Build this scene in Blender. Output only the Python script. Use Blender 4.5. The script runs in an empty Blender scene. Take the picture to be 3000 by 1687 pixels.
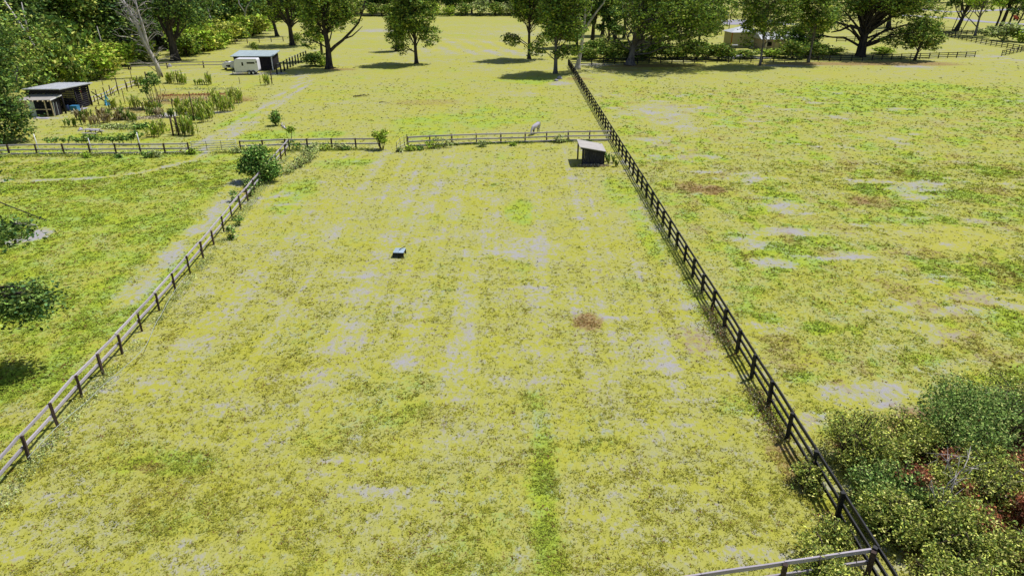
import bpy, math, random
import numpy as np
from mathutils import Vector, Matrix
R = math.radians
SC = bpy.context.scene
COL = SC.collection

# ------------------------------------------------------------------ camera, light, exposure
PITCH = R(24.7); CAM_H = 18.0; FPX = 2027.0            # camera 18 m up, 24 mm lens
cam = bpy.data.cameras.new('camera'); cam.lens = 36 * FPX / 3000; cam.sensor_width = 36
cam.clip_start = 0.1; cam.clip_end = 5000
co = bpy.data.objects.new('camera', cam); COL.objects.link(co)
co.location = (0, 0, CAM_H); co.rotation_euler = (R(90) - PITCH, 0, 0)
SC.camera = co

SUN_EL, SUN_AZ = R(61), R(33)                            # azimuth measured from +x towards +y
sd = Vector((math.cos(SUN_EL) * math.cos(SUN_AZ), math.cos(SUN_EL) * math.sin(SUN_AZ), math.sin(SUN_EL)))
world = bpy.data.worlds.new('World'); SC.world = world; world.use_nodes = True
wn = world.node_tree; bg = wn.nodes['Background']
sky = wn.nodes.new('ShaderNodeTexSky'); sky.sky_type = 'NISHITA'; sky.sun_disc = False
sky.sun_elevation = SUN_EL; sky.sun_rotation = R(90) - SUN_AZ
wn.links.new(sky.outputs[0], bg.inputs[0]); bg.inputs[1].default_value = 0.08
sl = bpy.data.lights.new('sun', 'SUN'); sl.energy = 4.2; sl.angle = R(0.5); sl.color = (1, 0.97, 0.90)
so = bpy.data.objects.new('sun', sl); COL.objects.link(so)
so.rotation_euler = sd.to_track_quat('Z', 'Y').to_euler(); so.location = (40, 40, 80)
SC.view_settings.view_transform = 'Standard'; SC.view_settings.look = 'None'
SC.view_settings.gamma = 1; SC.view_settings.exposure = -0.04; SC.view_settings.use_curve_mapping = False
SC.cycles.max_bounces = 5; SC.cycles.transparent_max_bounces = 4

# ------------------------------------------------------------------ surveying: bearing and drop -> point on the ground
def G(u, v, h=0.0):
    x = (u - 1500) / FPX; y = -(v - 843.5) / FPX
    fy = math.cos(PITCH) + y * math.sin(PITCH); fz = -math.sin(PITCH) + y * math.cos(PITCH)
    t = (CAM_H - h) / -fz
    return (x * t, fy * t)
def HT(Y, v):                                            # height seen at picture row v at ground distance Y
    y = -(v - 843.5) / FPX
    return CAM_H + Y / (math.cos(PITCH) + y * math.sin(PITCH)) * (-math.sin(PITCH) + y * math.cos(PITCH))
def PPM(Y):
    return FPX / (Y * math.cos(PITCH) + CAM_H * math.sin(PITCH))

# ------------------------------------------------------------------ noise helpers
rs = np.random.RandomState(7); random.seed(7)
_T = rs.rand(256, 256)
def vnoise(x, y):
    xi = np.floor(x).astype(int); yi = np.floor(y).astype(int); fx = x - xi; fy = y - yi
    fx = fx * fx * (3 - 2 * fx); fy = fy * fy * (3 - 2 * fy)
    a = _T[xi & 255, yi & 255]; b = _T[(xi + 1) & 255, yi & 255]; c = _T[xi & 255, (yi + 1) & 255]; d = _T[(xi + 1) & 255, (yi + 1) & 255]
    return (a * (1 - fx) + b * fx) * (1 - fy) + (c * (1 - fx) + d * fx) * fy
def fbm(x, y, o=4):
    s = 0; a = 0.5; t = 0
    for i in range(o):
        s = s + a * vnoise(x + 17.3 * i, y + 9.1 * i); t += a; a *= 0.55; x = x * 2.03; y = y * 2.03
    return s / t
def sstep(a, b, x):
    t = np.clip((x - a) / (b - a), 0, 1); return t * t * (3 - 2 * t)

# ------------------------------------------------------------------ object helpers
def mesh_np(name, verts, tris, mat=None, cols=None, quads=None):
    me = bpy.data.meshes.new(name)
    verts = np.asarray(verts, dtype=np.float32).reshape(-1, 3)
    f = np.asarray(quads if quads is not None else tris, dtype=np.int32); n = f.shape[1]
    me.vertices.add(len(verts)); me.vertices.foreach_set('co', verts.ravel())
    me.loops.add(f.size); me.loops.foreach_set('vertex_index', f.ravel())
    me.polygons.add(len(f)); me.polygons.foreach_set('loop_start', np.arange(0, f.size, n, dtype=np.int32))
    me.polygons.foreach_set('loop_total', np.full(len(f), n, dtype=np.int32))
    me.update(calc_edges=True)
    if cols is not None:
        ca = me.color_attributes.new('Col', 'FLOAT_COLOR', 'POINT')
        c4 = np.ones((len(verts), 4), dtype=np.float32); c4[:, :cols.shape[1]] = cols
        ca.data.foreach_set('color', c4.ravel())
    if mat: me.materials.append(mat)
    return me
class MB:
    def __init__(s): s.v = []; s.f = []; s.m = []
    def add(s, v, f, mi=0):
        o = len(s.v); s.v += [tuple(p) for p in v]; s.f += [tuple(i + o for i in q) for q in f]; s.m += [mi] * len(f); return s
    def box(s, c, d, rot=None, mi=0):
        hx, hy, hz = d[0] / 2, d[1] / 2, d[2] / 2
        v = [Vector((x, y, z)) for x in (-hx, hx) for y in (-hy, hy) for z in (-hz, hz)]
        if rot is not None: v = [rot @ p for p in v]
        c = Vector(c); v = [p + c for p in v]
        return s.add(v, [(0, 1, 3, 2), (4, 6, 7, 5), (0, 4, 5, 1), (2, 3, 7, 6), (0, 2, 6, 4), (1, 5, 7, 3)], mi)
    def bar(s, a, b, w, h, mi=0):
        a = Vector(a); b = Vector(b); d = b - a; L = d.length
        return s.box((a + b) / 2, (L, w, h), d.to_track_quat('X', 'Z').to_matrix(), mi)
    def tube(s, pts, rad, n=7, cap=True, mi=0):
        pts = [Vector(p) for p in pts]; v = []; f = []
        if not hasattr(rad, '__len__'): rad = [rad] * len(pts)
        up = Vector((0.13, 0.31, 1)).normalized()
        for i, p in enumerate(pts):
            d = (pts[min(i + 1, len(pts) - 1)] - pts[max(i - 1, 0)]).normalized()
            if i == 0:
                a = d.orthogonal().normalized()
            else:
                a = (pa - d * pa.dot(d)).normalized()
            pa = a; b = d.cross(a)
            for k in range(n):
                t = 2 * math.pi * k / n; v.append(p + (a * math.cos(t) + b * math.sin(t)) * rad[i])
        for i in range(len(pts) - 1):
            for k in range(n):
                k2 = (k + 1) % n; f.append((i * n + k, i * n + k2, (i + 1) * n + k2, (i + 1) * n + k))
        if cap:
            f.append(tuple(range(n - 1, -1, -1))); o = (len(pts) - 1) * n; f.append(tuple(o + k for k in range(n)))
        return s.add(v, f, mi)
    def prism(s, poly, y0, y1, mi=0):                      # polygon in xz pushed along y
        n = len(poly); v = [(x, y0, z) for x, z in poly] + [(x, y1, z) for x, z in poly]
        f = [tuple(range(n)), tuple(range(2 * n - 1, n - 1, -1))] + [((k + 1) % n, k, n + k, n + (k + 1) % n) for k in range(n)]
        return s.add(v, f, mi)
    def mesh(s, name, mats, smooth=False):
        me = bpy.data.meshes.new(name); me.from_pydata(s.v, [], s.f)
        for m in (mats if isinstance(mats, (list, tuple)) else [mats]): me.materials.append(m)
        me.polygons.foreach_set('material_index', s.m)
        if smooth: me.polygons.foreach_set('use_smooth', [True] * len(s.f))
        me.update(); return me
    def obj(s, name, mats, parent=None, smooth=False): return link(name, s.mesh(name, mats, smooth), parent)
def link(name, me, parent=None, loc=None, rot=None, scale=None):
    o = bpy.data.objects.new(name, me); COL.objects.link(o)
    if parent: o.parent = parent
    if loc is not None: o.location = loc
    if rot is not None: o.rotation_euler = rot
    if scale is not None: o.scale = scale
    return o
def tag(o, label, cat, group=None, kind=None):
    if label: o['label'] = label
    if cat: o['category'] = cat
    if group: o['group'] = group
    if kind: o['kind'] = kind
    return o
def thing(name, label, cat, loc=(0, 0, 0), rz=0, group=None):
    return tag(link(name, None, None, loc, (0, 0, rz)), label, cat, group)
def copy_thing(r, loc, rz, label=None, scale=None):
    c = r.copy(); COL.objects.link(c); c.location = loc; c.rotation_euler = (0, 0, rz)
    if label: c['label'] = label
    if scale: c.scale = scale
    for ch in list(r.children):
        d = ch.copy(); COL.objects.link(d); d.parent = c
        for g in list(ch.children):
            e = g.copy(); COL.objects.link(e); e.parent = d
    return c

# ------------------------------------------------------------------ materials
def new_mat(name, rough=0.8, spec=0.2):
    m = bpy.data.materials.new(name); m.use_nodes = True
    b = m.node_tree.nodes['Principled BSDF']; b.inputs['Roughness'].default_value = rough
    b.inputs['Specular IOR Level'].default_value = spec
    return m, m.node_tree, b
def N(nt, t, **k):
    n = nt.nodes.new(t)
    for a, v in k.items():
        if a in n.inputs: n.inputs[a].default_value = v
        else: setattr(n, a, v)
    return n
def mixc(nt, fac, a, b):
    m = nt.nodes.new('ShaderNodeMix'); m.data_type = 'RGBA'
    for s, v in ((m.inputs[0], fac), (m.inputs[6], a), (m.inputs[7], b)):
        if hasattr(v, 'is_output') or isinstance(v, bpy.types.NodeSocket): nt.links.new(v, s)
        elif isinstance(v, (int, float)): s.default_value = v
        else: s.default_value = (*v, 1)
    return m.outputs[2]
def mathn(nt, op, a, b=0.0, clamp=False):
    m = nt.nodes.new('ShaderNodeMath'); m.operation = op; m.use_clamp = clamp
    for s, v in ((m.inputs[0], a), (m.inputs[1], b)):
        if isinstance(v, bpy.types.NodeSocket): nt.links.new(v, s)
        else: s.default_value = v
    return m.outputs[0]
def ramp(nt, v, a, b, to0=0.0, to1=1.0):
    m = nt.nodes.new('ShaderNodeMapRange'); m.clamp = True; nt.links.new(v, m.inputs[0])
    m.inputs[1].default_value = a; m.inputs[2].default_value = b; m.inputs[3].default_value = to0; m.inputs[4].default_value = to1
    return m.outputs[0]
def noise(nt, scale, detail=3, rough=0.55, vec=None, stretch=None, coord='Object'):
    n = nt.nodes.new('ShaderNodeTexNoise'); n.inputs['Scale'].default_value = scale
    n.inputs['Detail'].default_value = detail; n.inputs['Roughness'].default_value = rough
    if vec is None: vec = nt.nodes.new('ShaderNodeTexCoord').outputs[coord]
    if stretch:
        mp = nt.nodes.new('ShaderNodeMapping'); mp.inputs['Scale'].default_value = stretch; nt.links.new(vec, mp.inputs[0]); vec = mp.outputs[0]
    nt.links.new(vec, n.inputs['Vector']); return n.outputs['Fac']
def simple(name, c1, c2=None, scale=3, stretch=None, rough=0.8, spec=0.2, bump=0.0, detail=4, lo=0.35, hi=0.65, metallic=0.0):
    m, nt, b = new_mat(name, rough, spec)
    if c2 is None: c2 = tuple(x * 0.8 for x in c1)
    f = noise(nt, scale, detail, 0.6, None, stretch)
    oi = nt.nodes.new('ShaderNodeObjectInfo').outputs['Random']
    c = mixc(nt, ramp(nt, f, lo, hi), c1, c2)
    hs = N(nt, 'ShaderNodeHueSaturation'); nt.links.new(c, hs.inputs['Color']); nt.links.new(ramp(nt, oi, 0, 1, 0.85, 1.12), hs.inputs['Value'])
    nt.links.new(hs.outputs[0], b.inputs['Base Color']); b.inputs['Metallic'].default_value = metallic
    if bump:
        bp = N(nt, 'ShaderNodeBump', Strength=bump, Distance=0.02); nt.links.new(f, bp.inputs['Height']); nt.links.new(bp.outputs[0], b.inputs['Normal'])
    return m
def leaf_mat(name, trans=0.25, rough=0.55):
    m = bpy.data.materials.new(name); m.use_nodes = True; nt = m.node_tree; nt.nodes.clear()
    out = nt.nodes.new('ShaderNodeOutputMaterial'); at = N(nt, 'ShaderNodeAttribute', attribute_name='Col')
    d = N(nt, 'ShaderNodeBsdfDiffuse'); t = N(nt, 'ShaderNodeBsdfTranslucent'); g = N(nt, 'ShaderNodeBsdfGlossy', Roughness=rough)
    nt.links.new(at.outputs['Color'], d.inputs[0]); nt.links.new(at.outputs['Color'], t.inputs[0]); g.inputs[0].default_value = (0.8, 0.8, 0.8, 1)
    mx = N(nt, 'ShaderNodeMixShader'); mx.inputs[0].default_value = trans; nt.links.new(d.outputs[0], mx.inputs[1]); nt.links.new(t.outputs[0], mx.inputs[2])
    m2 = N(nt, 'ShaderNodeMixShader'); m2.inputs[0].default_value = 0.008; nt.links.new(mx.outputs[0], m2.inputs[1]); nt.links.new(g.outputs[0], m2.inputs[2])
    nt.links.new(m2.outputs[0], out.inputs[0]); return m

M_LEAF = leaf_mat('leaf_surface', .14); M_GRASS = leaf_mat('grass_blade', 0.2)
M_BARK = simple('dark_bark', (0.10, 0.085, 0.08), (0.035, 0.03, 0.035), 2.5, (1, 1, 0.25), 0.95, 0.1, 0.6)
M_PALEBARK = simple('pale_bark', (0.66, 0.61, 0.60), (0.36, 0.33, 0.34), 2.0, (1, 1, 0.3), 0.95, 0.1, 0.5)
M_GREYBARK = simple('grey_bark', (0.27, 0.25, 0.26), (0.10, 0.09, 0.10), 2.0, (1, 1, 0.3), 0.95, 0.1, 0.5)
M_BLACK = simple('black_fence_paint', (0.022, 0.022, 0.030), (0.010, 0.010, 0.014), 6, (1, 1, 1), 0.6, 0.35, 0.2)
M_GREYWOOD = simple('weathered_rail_wood', (0.74, 0.67, 0.76), (0.50, 0.42, 0.50), 5, (0.6, 6, 6), 0.9, 0.15, 0.5)
M_RAILGREY = simple('silver_rail_wood', (0.62, 0.57, 0.64), (0.34, 0.30, 0.36), 5, (0.6, 6, 6), 0.9, 0.15, 0.5)
M_BROWNWOOD = simple('brown_post_wood', (0.13, 0.09, 0.075), (0.05, 0.035, 0.035), 5, (4, 4, 0.8), 0.9, 0.15, 0.5)
M_DARKWOOD = simple('dark_shed_boards', (0.045, 0.04, 0.05), (0.018, 0.016, 0.022), 5, (2, 2, 1), 0.9, 0.15, 0.5)
M_DARKPLANK = simple('dark_vertical_planks', (0.075, 0.075, 0.10), (0.02, 0.02, 0.03), 6, (4, 4, 0.5), 0.9, 0.2, 0.5)
M_TANWOOD = simple('bare_tan_lumber', (0.72, 0.60, 0.42), (0.55, 0.44, 0.30), 5, None, 0.85, 0.2)
M_ROOF = simple('grey_sheet_roof', (0.56, 0.58, 0.62), (0.47, 0.49, 0.55), 1.2, None, 0.6, 0.4)
M_ROOFTAN = simple('pale_fibre_roof', (0.47, 0.44, 0.42), (0.40, 0.37, 0.36), 1.5, None, 0.8, 0.2)
M_ROOFBLUE = simple('blue_grey_metal_roof', (0.48, 0.57, 0.60), (0.42, 0.50, 0.55), 1.2, None, 0.5, 0.4)
M_WHITE = simple('white_enamel', (0.90, 0.89, 0.98), (0.87, 0.85, 0.94), 2, None, 0.4, 0.5)
M_DARKGLASS = simple('dark_glass', (0.015, 0.018, 0.022), (0.01, 0.01, 0.012), 2, None, 0.15, 0.5)
M_RUBBER = simple('black_rubber', (0.02, 0.02, 0.022), None, 9, None, 0.85, 0.2)
M_METAL = simple('galvanised_tube', (0.70, 0.74, 0.80), (0.60, 0.63, 0.68), 8, None, 0.5, 0.5)
M_RUST = simple('rusty_steel', (0.11, 0.07, 0.055), (0.05, 0.035, 0.03), 9, None, 0.9, 0.2)
M_PANEL = simple('pale_green_panel', (0.60, 0.70, 0.66), (0.50, 0.60, 0.58), 3, None, 0.8, 0.2)
M_BLUE = simple('blue_plastic', (0.06, 0.30, 0.60), (0.04, 0.20, 0.45), 6, None, 0.5, 0.4)
M_NAVY = simple('navy_plastic', (0.03, 0.06, 0.16), None, 6, None, 0.5, 0.4)
M_RED = simple('red_plastic', (0.55, 0.07, 0.04), None, 6, None, 0.5, 0.4)
M_PALEBLUE = simple('pale_blue_paint', (0.42, 0.52, 0.62), (0.34, 0.46, 0.56), 7, None, 0.7, 0.3)
M_STONEY = simple('pale_stone', (0.50, 0.47, 0.55), (0.36, 0.34, 0.42), 6, None, 0.9, 0.2, 0.3)
M_YELLOW = simple('pale_yellow_wall', (0.55, 0.50, 0.32), (0.46, 0.42, 0.28), 1.5, None, 0.85, 0.2)
M_PINK = simple('pinkish_wall', (0.52, 0.42, 0.38), (0.44, 0.36, 0.33), 1.5, None, 0.85, 0.2)
M_ORANGE = simple('orange_trim', (0.50, 0.16, 0.04), None, 5, None, 0.8, 0.2)
M_TAPE = simple('white_fence_tape', (0.58, 0.64, 0.60), None, 9, None, 0.7, 0.3)
M_HORSE = simple('pale_grey_coat', (0.66, 0.60, 0.68), (0.52, 0.47, 0.54), 3, None, 0.8, 0.2)
M_HORSEDARK = simple('dark_horse_hair', (0.04, 0.03, 0.035), None, 6, None, 0.8, 0.2)
M_TOPWOOD = simple('bleached_table_wood', (0.50, 0.47, 0.52), (0.40, 0.37, 0.42), 4, (1, 8, 8), 0.9, 0.15)
M_ROAD = simple('pale_gravel', (0.42, 0.40, 0.50), (0.36, 0.34, 0.40), 0.6, None, 0.95, 0.1)
M_STRAW = leaf_mat('dry_stems', 0.1)

# ------------------------------------------------------------------ what grows where on the ground (world coordinates)
def ell(x, y, u, v, ru, rv, soft=0.5):
    cx, cy = G(u, v); ax = abs(G(u + ru, v)[0] - cx); ay = abs(G(u, v - rv)[1] - G(u, v + rv)[1]) / 2
    w = 0.35 * (fbm(x * 1.1 / max(ax, 1) * 2, y * 1.1 / max(ay, 1) * 2, 3) - 0.5) * 4
    d = np.sqrt(((x - cx) / ax) ** 2 + ((y - cy) / ay) ** 2) + w * 0.5
    return 1 - sstep(1 - soft, 1 + soft * 0.4, d)
def line(x, y, pts, w, soft=0.6):
    d = np.full(x.shape, 1e9)
    for a, b in zip(pts[:-1], pts[1:]):
        ax, ay = a; bx, by = b; dx, dy = bx - ax, by - ay
        t = np.clip(((x - ax) * dx + (y - ay) * dy) / (dx * dx + dy * dy), 0, 1)
        d = np.minimum(d, np.hypot(x - ax - t * dx, y - ay - t * dy))
    return 1 - sstep(w * (1 - soft), w, d)
def GP(L): return [G(*p) for p in L]
TRACK = GP([(575, 440), (640, 405), (720, 360), (790, 310), (850, 272), (893, 243), (895, 228), (860, 219), (800, 216), (640, 216), (480, 210)])
def off(L, o):
    out = []
    for i, p in enumerate(L):
        a = L[max(i - 1, 0)]; b = L[min(i + 1, len(L) - 1)]; d = Vector((b[0] - a[0], b[1] - a[1])).normalized()
        out.append((p[0] - d.y * o, p[1] + d.x * o))
    return out
DX = [(-19.1, 18), (-19.5, 22.5), (-19.9, 27), (-20.1, 31), (-20.5, 36), (-21.2, 44), (-22.3, 54.4), (-23.3, 64), (-24.3, 75.0)]
def dfence_x(y): return np.interp(y, [p[1] for p in DX], [p[0] for p in DX])
def masks(x, y):
    n1 = fbm(x * .06, y * .06); n2 = fbm(x * .25 + 40, y * .25 + 9); n3 = fbm(x * .9 + 3, y * .5 + 70); n4 = fbm(x * .35 + 90, y * 1.2 + 20)
    dfx = dfence_x(y)
    left = sstep(0, 1.5, dfx - x) * (1 - sstep(74, 78, y)); right = sstep(0, 1.5, x - 12.2) * sstep(15, 20, y)
    far = sstep(78, 120, y); mid = (1 - left) * (1 - right) * (1 - sstep(73, 80, y))
    rf = right * (1 - sstep(112, 128, y))
    green = 0.16 + 0.5 * sstep(.5, .75, n2) * 0.5
    green = green + left * (0.22 + 0.42 * sstep(.42, .62, n3)) - 0.3 * sstep(.62, .72, n1) * left
    green = green + rf * (0.10 + 0.5 * sstep(.48, .60, n3) * sstep(.34, .55, n2))
    for e in [(1180, 1200, 90, 80, .35), (480, 1360, 200, 40, .5), (1530, 620, 60, 40, .55),
              (860, 570, 80, 60, .6), (980, 480, 90, 20, .4), (1480, 455, 80, 15, .25), (1250, 365, 120, 40, .35), (1450, 340, 180, 30, .3), (2400, 960, 50, 20, .8), (2255, 935, 40, 22, .6), (2550, 555, 60, 18, .9),
              (2650, 275, 350, 50, .45), (2150, 1190, 70, 40, .4), (2050, 900, 60, 90, .55), (1900, 690, 50, 90, .6), (1820, 560, 60, 60, .5), (700, 350, 40, 30, .5), (780, 400, 90, 20, .7), (950, 395, 60, 12, .5),
              (2800, 570, 110, 22, .7), (2950, 800, 90, 60, .6), (1560, 238, 110, 10, .5), (350, 400, 160, 14, .4), (150, 640, 200, 40, .3), (2250, 1210, 60, 30, .7), (2350, 1100, 60, 20, .7), (1050, 475, 60, 10, .7), (1445, 540, 14, 6, .9)]:
        green = green + e[4] * ell(x, y, *e[:4])
    gl = GP([(1560, 1160), (1585, 1230), (1588, 1330), (1590, 1420), (1600, 1540), (1612, 1640), (1618, 1720)]); gw = line(x, y, gl, .85, .95) * (.7 + .4 * sstep(.35, .6, n3))
    green = green + .8 * gw + .3 * line(x, y, GP([(1530, 620), (1545, 800), (1555, 1000), (1560, 1160)]), .9, .9) * sstep(.4, .6, n3)
    # bare, pale soil
    sand = 0.55 * rf * sstep(.56, .70, fbm(x * .22 + 7, y * .3 + 31)) * sstep(.45, .6, n4 * .5 + n2 * .5)
    sand = sand + .30 * sstep(.45, .65, fbm(x * .05 + 15, y * .14 + 13)) * sstep(110, 150, y)
    sand = sand + 0.3 * sstep(.64, .72, n4) * (mid * .5 + .5 * (1 - left))
    for e in [(90, 690, 60, 28, 1.), (2560, 1160, 180, 50, .45), (2380, 1230, 60, 30, .45), (1990, 720, 30, 15, .3),
              (2300, 600, 70, 14, .38), (2360, 680, 80, 16, .4), (2490, 745, 80, 16, .35), (1940, 320, 130, 20, .45), (1640, 245, 40, 8, .8), (1530, 275, 90, 10, .4), (1560, 725, 90, 45, .4), (1960, 1075, 90, 22, .35), (740, 590, 30, 15, .6),
              (1000, 300, 70, 7, .3), (2670, 195, 70, 5, .6), (2870, 165, 70, 5, .5), (2950, 170, 30, 12, .5), (510, 335, 60, 10, .8), (240, 385, 20, 5, .5), (430, 345, 80, 7, .6), (590, 262, 120, 6, .35), (640, 330, 40, 6, .6), (300, 330, 40, 6, .4), (1960, 350, 90, 26, .4), (2020, 380, 60, 16, .35), (1900, 460, 60, 16, .35), (2200, 520, 120, 16, .3), (2700, 640, 60, 8, .3), (1755, 190, 80, 7, .7), (2300, 193, 90, 4, .8),
              (160, 345, 50, 5, .6), (1400, 1420, 60, 10, .3), (2080, 1480, 80, 14, .3), (1460, 150, 60, 5, .4), (1100, 90, 60, 6, .5), (1500, 100, 160, 8, .4)]:
        sand = sand + e[4] * ell(x, y, *e[:4])
    br = 0.35 + 0.65 * sstep(.35, .6, n3)
    for o in (-.9, .9): sand = np.maximum(sand, .9 * br * line(x, y, off(TRACK, o), .75))
    for p in (GP([(0, 531), (150, 528), (300, 520), (420, 505), (560, 470), (620, 440)]), GP([(2850, 150), (2920, 165), (2950, 185), (2900, 205)])):
        sand = np.maximum(sand, .7 * br * line(x, y, p, .8))
    sand = np.maximum(sand, (.35 + .65 * sstep(.35, .6, n3)) * line(x, y, GP([(705, 530), (650, 595), (600, 650), (520, 730), (440, 800), (370, 880)]), 1.7, .95) * .8)
    st = fbm(x * 1.6 + 3, y * .035 + 8, 3); sand = sand + .34 * sstep(.5, .64, st) * mid * sstep(22, 34, y)
    sand = sand + .22 * sstep(.5, .62, fbm(x * .30 + 71, y * .8 + 23, 4)) * mid + .16 * sstep(.5, .62, fbm(x * .5 + 1, y * 1.3 + 3, 4)) * rf
    # mown windrows of yellow hay in the far field
    hay = np.zeros(x.shape)
    for p in (GP([(1080, 108), (1300, 115), (1420, 122), (1620, 130)]), GP([(860, 90), (1000, 96)]), GP([(1500, 92), (1560, 92)])):
        hay = np.maximum(hay, 1.2 * line(x, y, p, 2.8))
    hay = hay + .35 * sstep(.55, .7, fbm(x * .03 + 5, y * .09 + 3)) * far
    rows = 0.5 + 0.5 * np.sin((x + 0.28 * y) * 1.25); rz = ell(x, y, 1430, 138, 260, 30, .5)
    hay = hay + .9 * rows * rz; sand = sand + .38 * (1 - rows) * rz
    hay = hay + .8 * ell(x, y, 2760, 700, 210, 50) * (1 - .4 * sstep(.5, .6, n3))
    # brown litter
    br2 = 0.45 * sstep(.56, .68, fbm(x * .5 + 60, y * .4 + 2)) * (rf + .25 * mid) + .12 * mid
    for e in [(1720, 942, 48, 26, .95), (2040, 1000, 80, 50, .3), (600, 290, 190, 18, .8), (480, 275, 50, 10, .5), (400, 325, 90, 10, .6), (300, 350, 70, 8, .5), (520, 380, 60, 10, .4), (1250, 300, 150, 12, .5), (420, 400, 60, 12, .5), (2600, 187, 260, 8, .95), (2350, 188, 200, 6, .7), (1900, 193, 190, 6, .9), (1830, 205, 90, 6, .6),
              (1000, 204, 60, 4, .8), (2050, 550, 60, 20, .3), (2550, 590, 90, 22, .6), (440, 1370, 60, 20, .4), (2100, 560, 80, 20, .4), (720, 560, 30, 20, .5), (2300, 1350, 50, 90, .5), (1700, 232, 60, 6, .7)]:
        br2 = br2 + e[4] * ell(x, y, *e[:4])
    scrub = sstep(0, 2, x - 12.6) * (1 - sstep(24.5, 27, y + .35 * (18 - x)))
    br2 = br2 + .95 * scrub * sstep(.3, .5, n2 + .15)
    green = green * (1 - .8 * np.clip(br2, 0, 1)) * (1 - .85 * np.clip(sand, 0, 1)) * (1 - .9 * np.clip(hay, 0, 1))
    return np.clip(green, 0, 1), np.clip(sand, 0, 1), np.clip(br2, 0, 1), np.clip(hay, 0, 1), left, rf

def relief(x, y):
    near = 1 - sstep(60, 130, y)
    return (fbm(x * .45, y * .45, 4) - .5) * .10 * near * sstep(-200, 0, y + 100) + (fbm(x * 1.7, y * 1.7, 3) - .5) * .05 * near

# ------------------------------------------------------------------ ground sheet
def axis(segs):
    a = [segs[0][0]]
    for s, e, st in segs: a += list(np.linspace(s, e, max(1, int(round((e - s) / st))) + 1)[1:])
    return np.array(a)
xs = axis([(-1500, -400, 100), (-400, -120, 12), (-120, -60, 1.6), (-60, -26, .9), (-26, 36, .36), (36, 90, .9), (90, 260, 3), (260, 500, 15), (500, 1500, 100)])
ys = axis([(-300, 0, 50), (0, 12, 3), (12, 60, .36), (60, 110, .7), (110, 240, 1.6), (240, 480, 6), (480, 900, 40), (900, 3000, 300)])
GX, GY = np.meshgrid(xs, ys); gx = GX.ravel(); gy = GY.ravel()
mk = masks(gx, gy); gz = relief(gx, gy)
nx, ny = len(xs), len(ys); idx = np.arange(nx * ny).reshape(ny, nx)
quads = np.stack([idx[:-1, :-1], idx[:-1, 1:], idx[1:, 1:], idx[1:, :-1]], -1).reshape(-1, 4)
gm, nt, b = new_mat('meadow_ground', 0.95, 0.1)
at = N(nt, 'ShaderNodeAttribute', attribute_name='Col'); sep = N(nt, 'ShaderNodeSeparateColor'); nt.links.new(at.outputs['Color'], sep.inputs[0])
a_g, a_s, a_b = sep.outputs[0], sep.outputs[1], sep.outputs[2]; a_h = at.outputs['Alpha']
posn = nt.nodes.new('ShaderNodeNewGeometry').outputs['Position']
nA = noise(nt, 0.55, 6, .65, posn); nB = noise(nt, 3.2, 5, .7, posn, (1, .8, 1)); nC = noise(nt, 9.0, 3, .7, posn); nD = noise(nt, 16.0, 2, .6, posn, (1, .7, 1)); nE = noise(nt, .12, 4, .6, posn)
base = mixc(nt, ramp(nt, nA, .40, .60), (.415, .41, .065), (.405, .40, .135))
base = mixc(nt, ramp(nt, nB, .50, .68, 0, .72), base, (.40, .378, .375))
base = mixc(nt, ramp(nt, nE, .45, .65, 0, .40), base, (.43, .42, .03))
gcol = mixc(nt, ramp(nt, nA, .42, .58), (.37, .45, .04), (.32, .44, .09))
gmask = mathn(nt, 'ADD', a_g, ramp(nt, nB, .3, .7, -.38, .38)); gmask = ramp(nt, gmask, .28, .62)
base = mixc(nt, gmask, base, gcol)
base = mixc(nt, ramp(nt, a_h, .1, 1, 0, .7), base, mixc(nt, ramp(nt, nB, .4, .6), (.47, .45, .055), (.44, .42, .09)))
smask = ramp(nt, mathn(nt, 'ADD', a_s, mathn(nt, 'ADD', ramp(nt, nB, .35, .65, -.42, .42), ramp(nt, nA, .35, .65, -.25, .25))), .30, .95, 0, .85)
base = mixc(nt, smask, base, mixc(nt, ramp(nt, nC, .4, .6), (.375, .36, .475), (.395, .375, .385)))
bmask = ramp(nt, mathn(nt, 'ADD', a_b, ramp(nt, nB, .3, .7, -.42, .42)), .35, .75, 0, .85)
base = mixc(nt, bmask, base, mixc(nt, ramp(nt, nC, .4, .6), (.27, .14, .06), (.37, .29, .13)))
spk = mathn(nt, 'MULTIPLY', ramp(nt, nC, .55, .63), ramp(nt, nD, .50, .58), True)
sand_inv = mathn(nt, 'SUBTRACT', 1.0, smask, True)
spk = mathn(nt, 'MULTIPLY', spk, mathn(nt, 'MULTIPLY', ramp(nt, nA, .36, .56, .25, .7), sand_inv), True)
base = mixc(nt, spk, base, mixc(nt, a_b, (.15, .17, .02), (.15, .08, .03)))
nt.links.new(base, b.inputs['Base Color'])
bp = N(nt, 'ShaderNodeBump', Strength=.55, Distance=.06); nt.links.new(mathn(nt, 'ADD', nB, mathn(nt, 'MULTIPLY', nC, .5)), bp.inputs['Height']); nt.links.new(bp.outputs[0], b.inputs['Normal'])
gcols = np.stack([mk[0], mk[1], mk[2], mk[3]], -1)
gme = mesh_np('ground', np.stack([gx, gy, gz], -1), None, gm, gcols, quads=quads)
gme.polygons.foreach_set('use_smooth', [True] * len(gme.polygons))
tag(link('ground', gme), 'dry yellow-green pasture grass over flat ground', None, None, 'structure')
def gz_at(x, y): return float(relief(np.array([x], float), np.array([y], float))[0])

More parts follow.
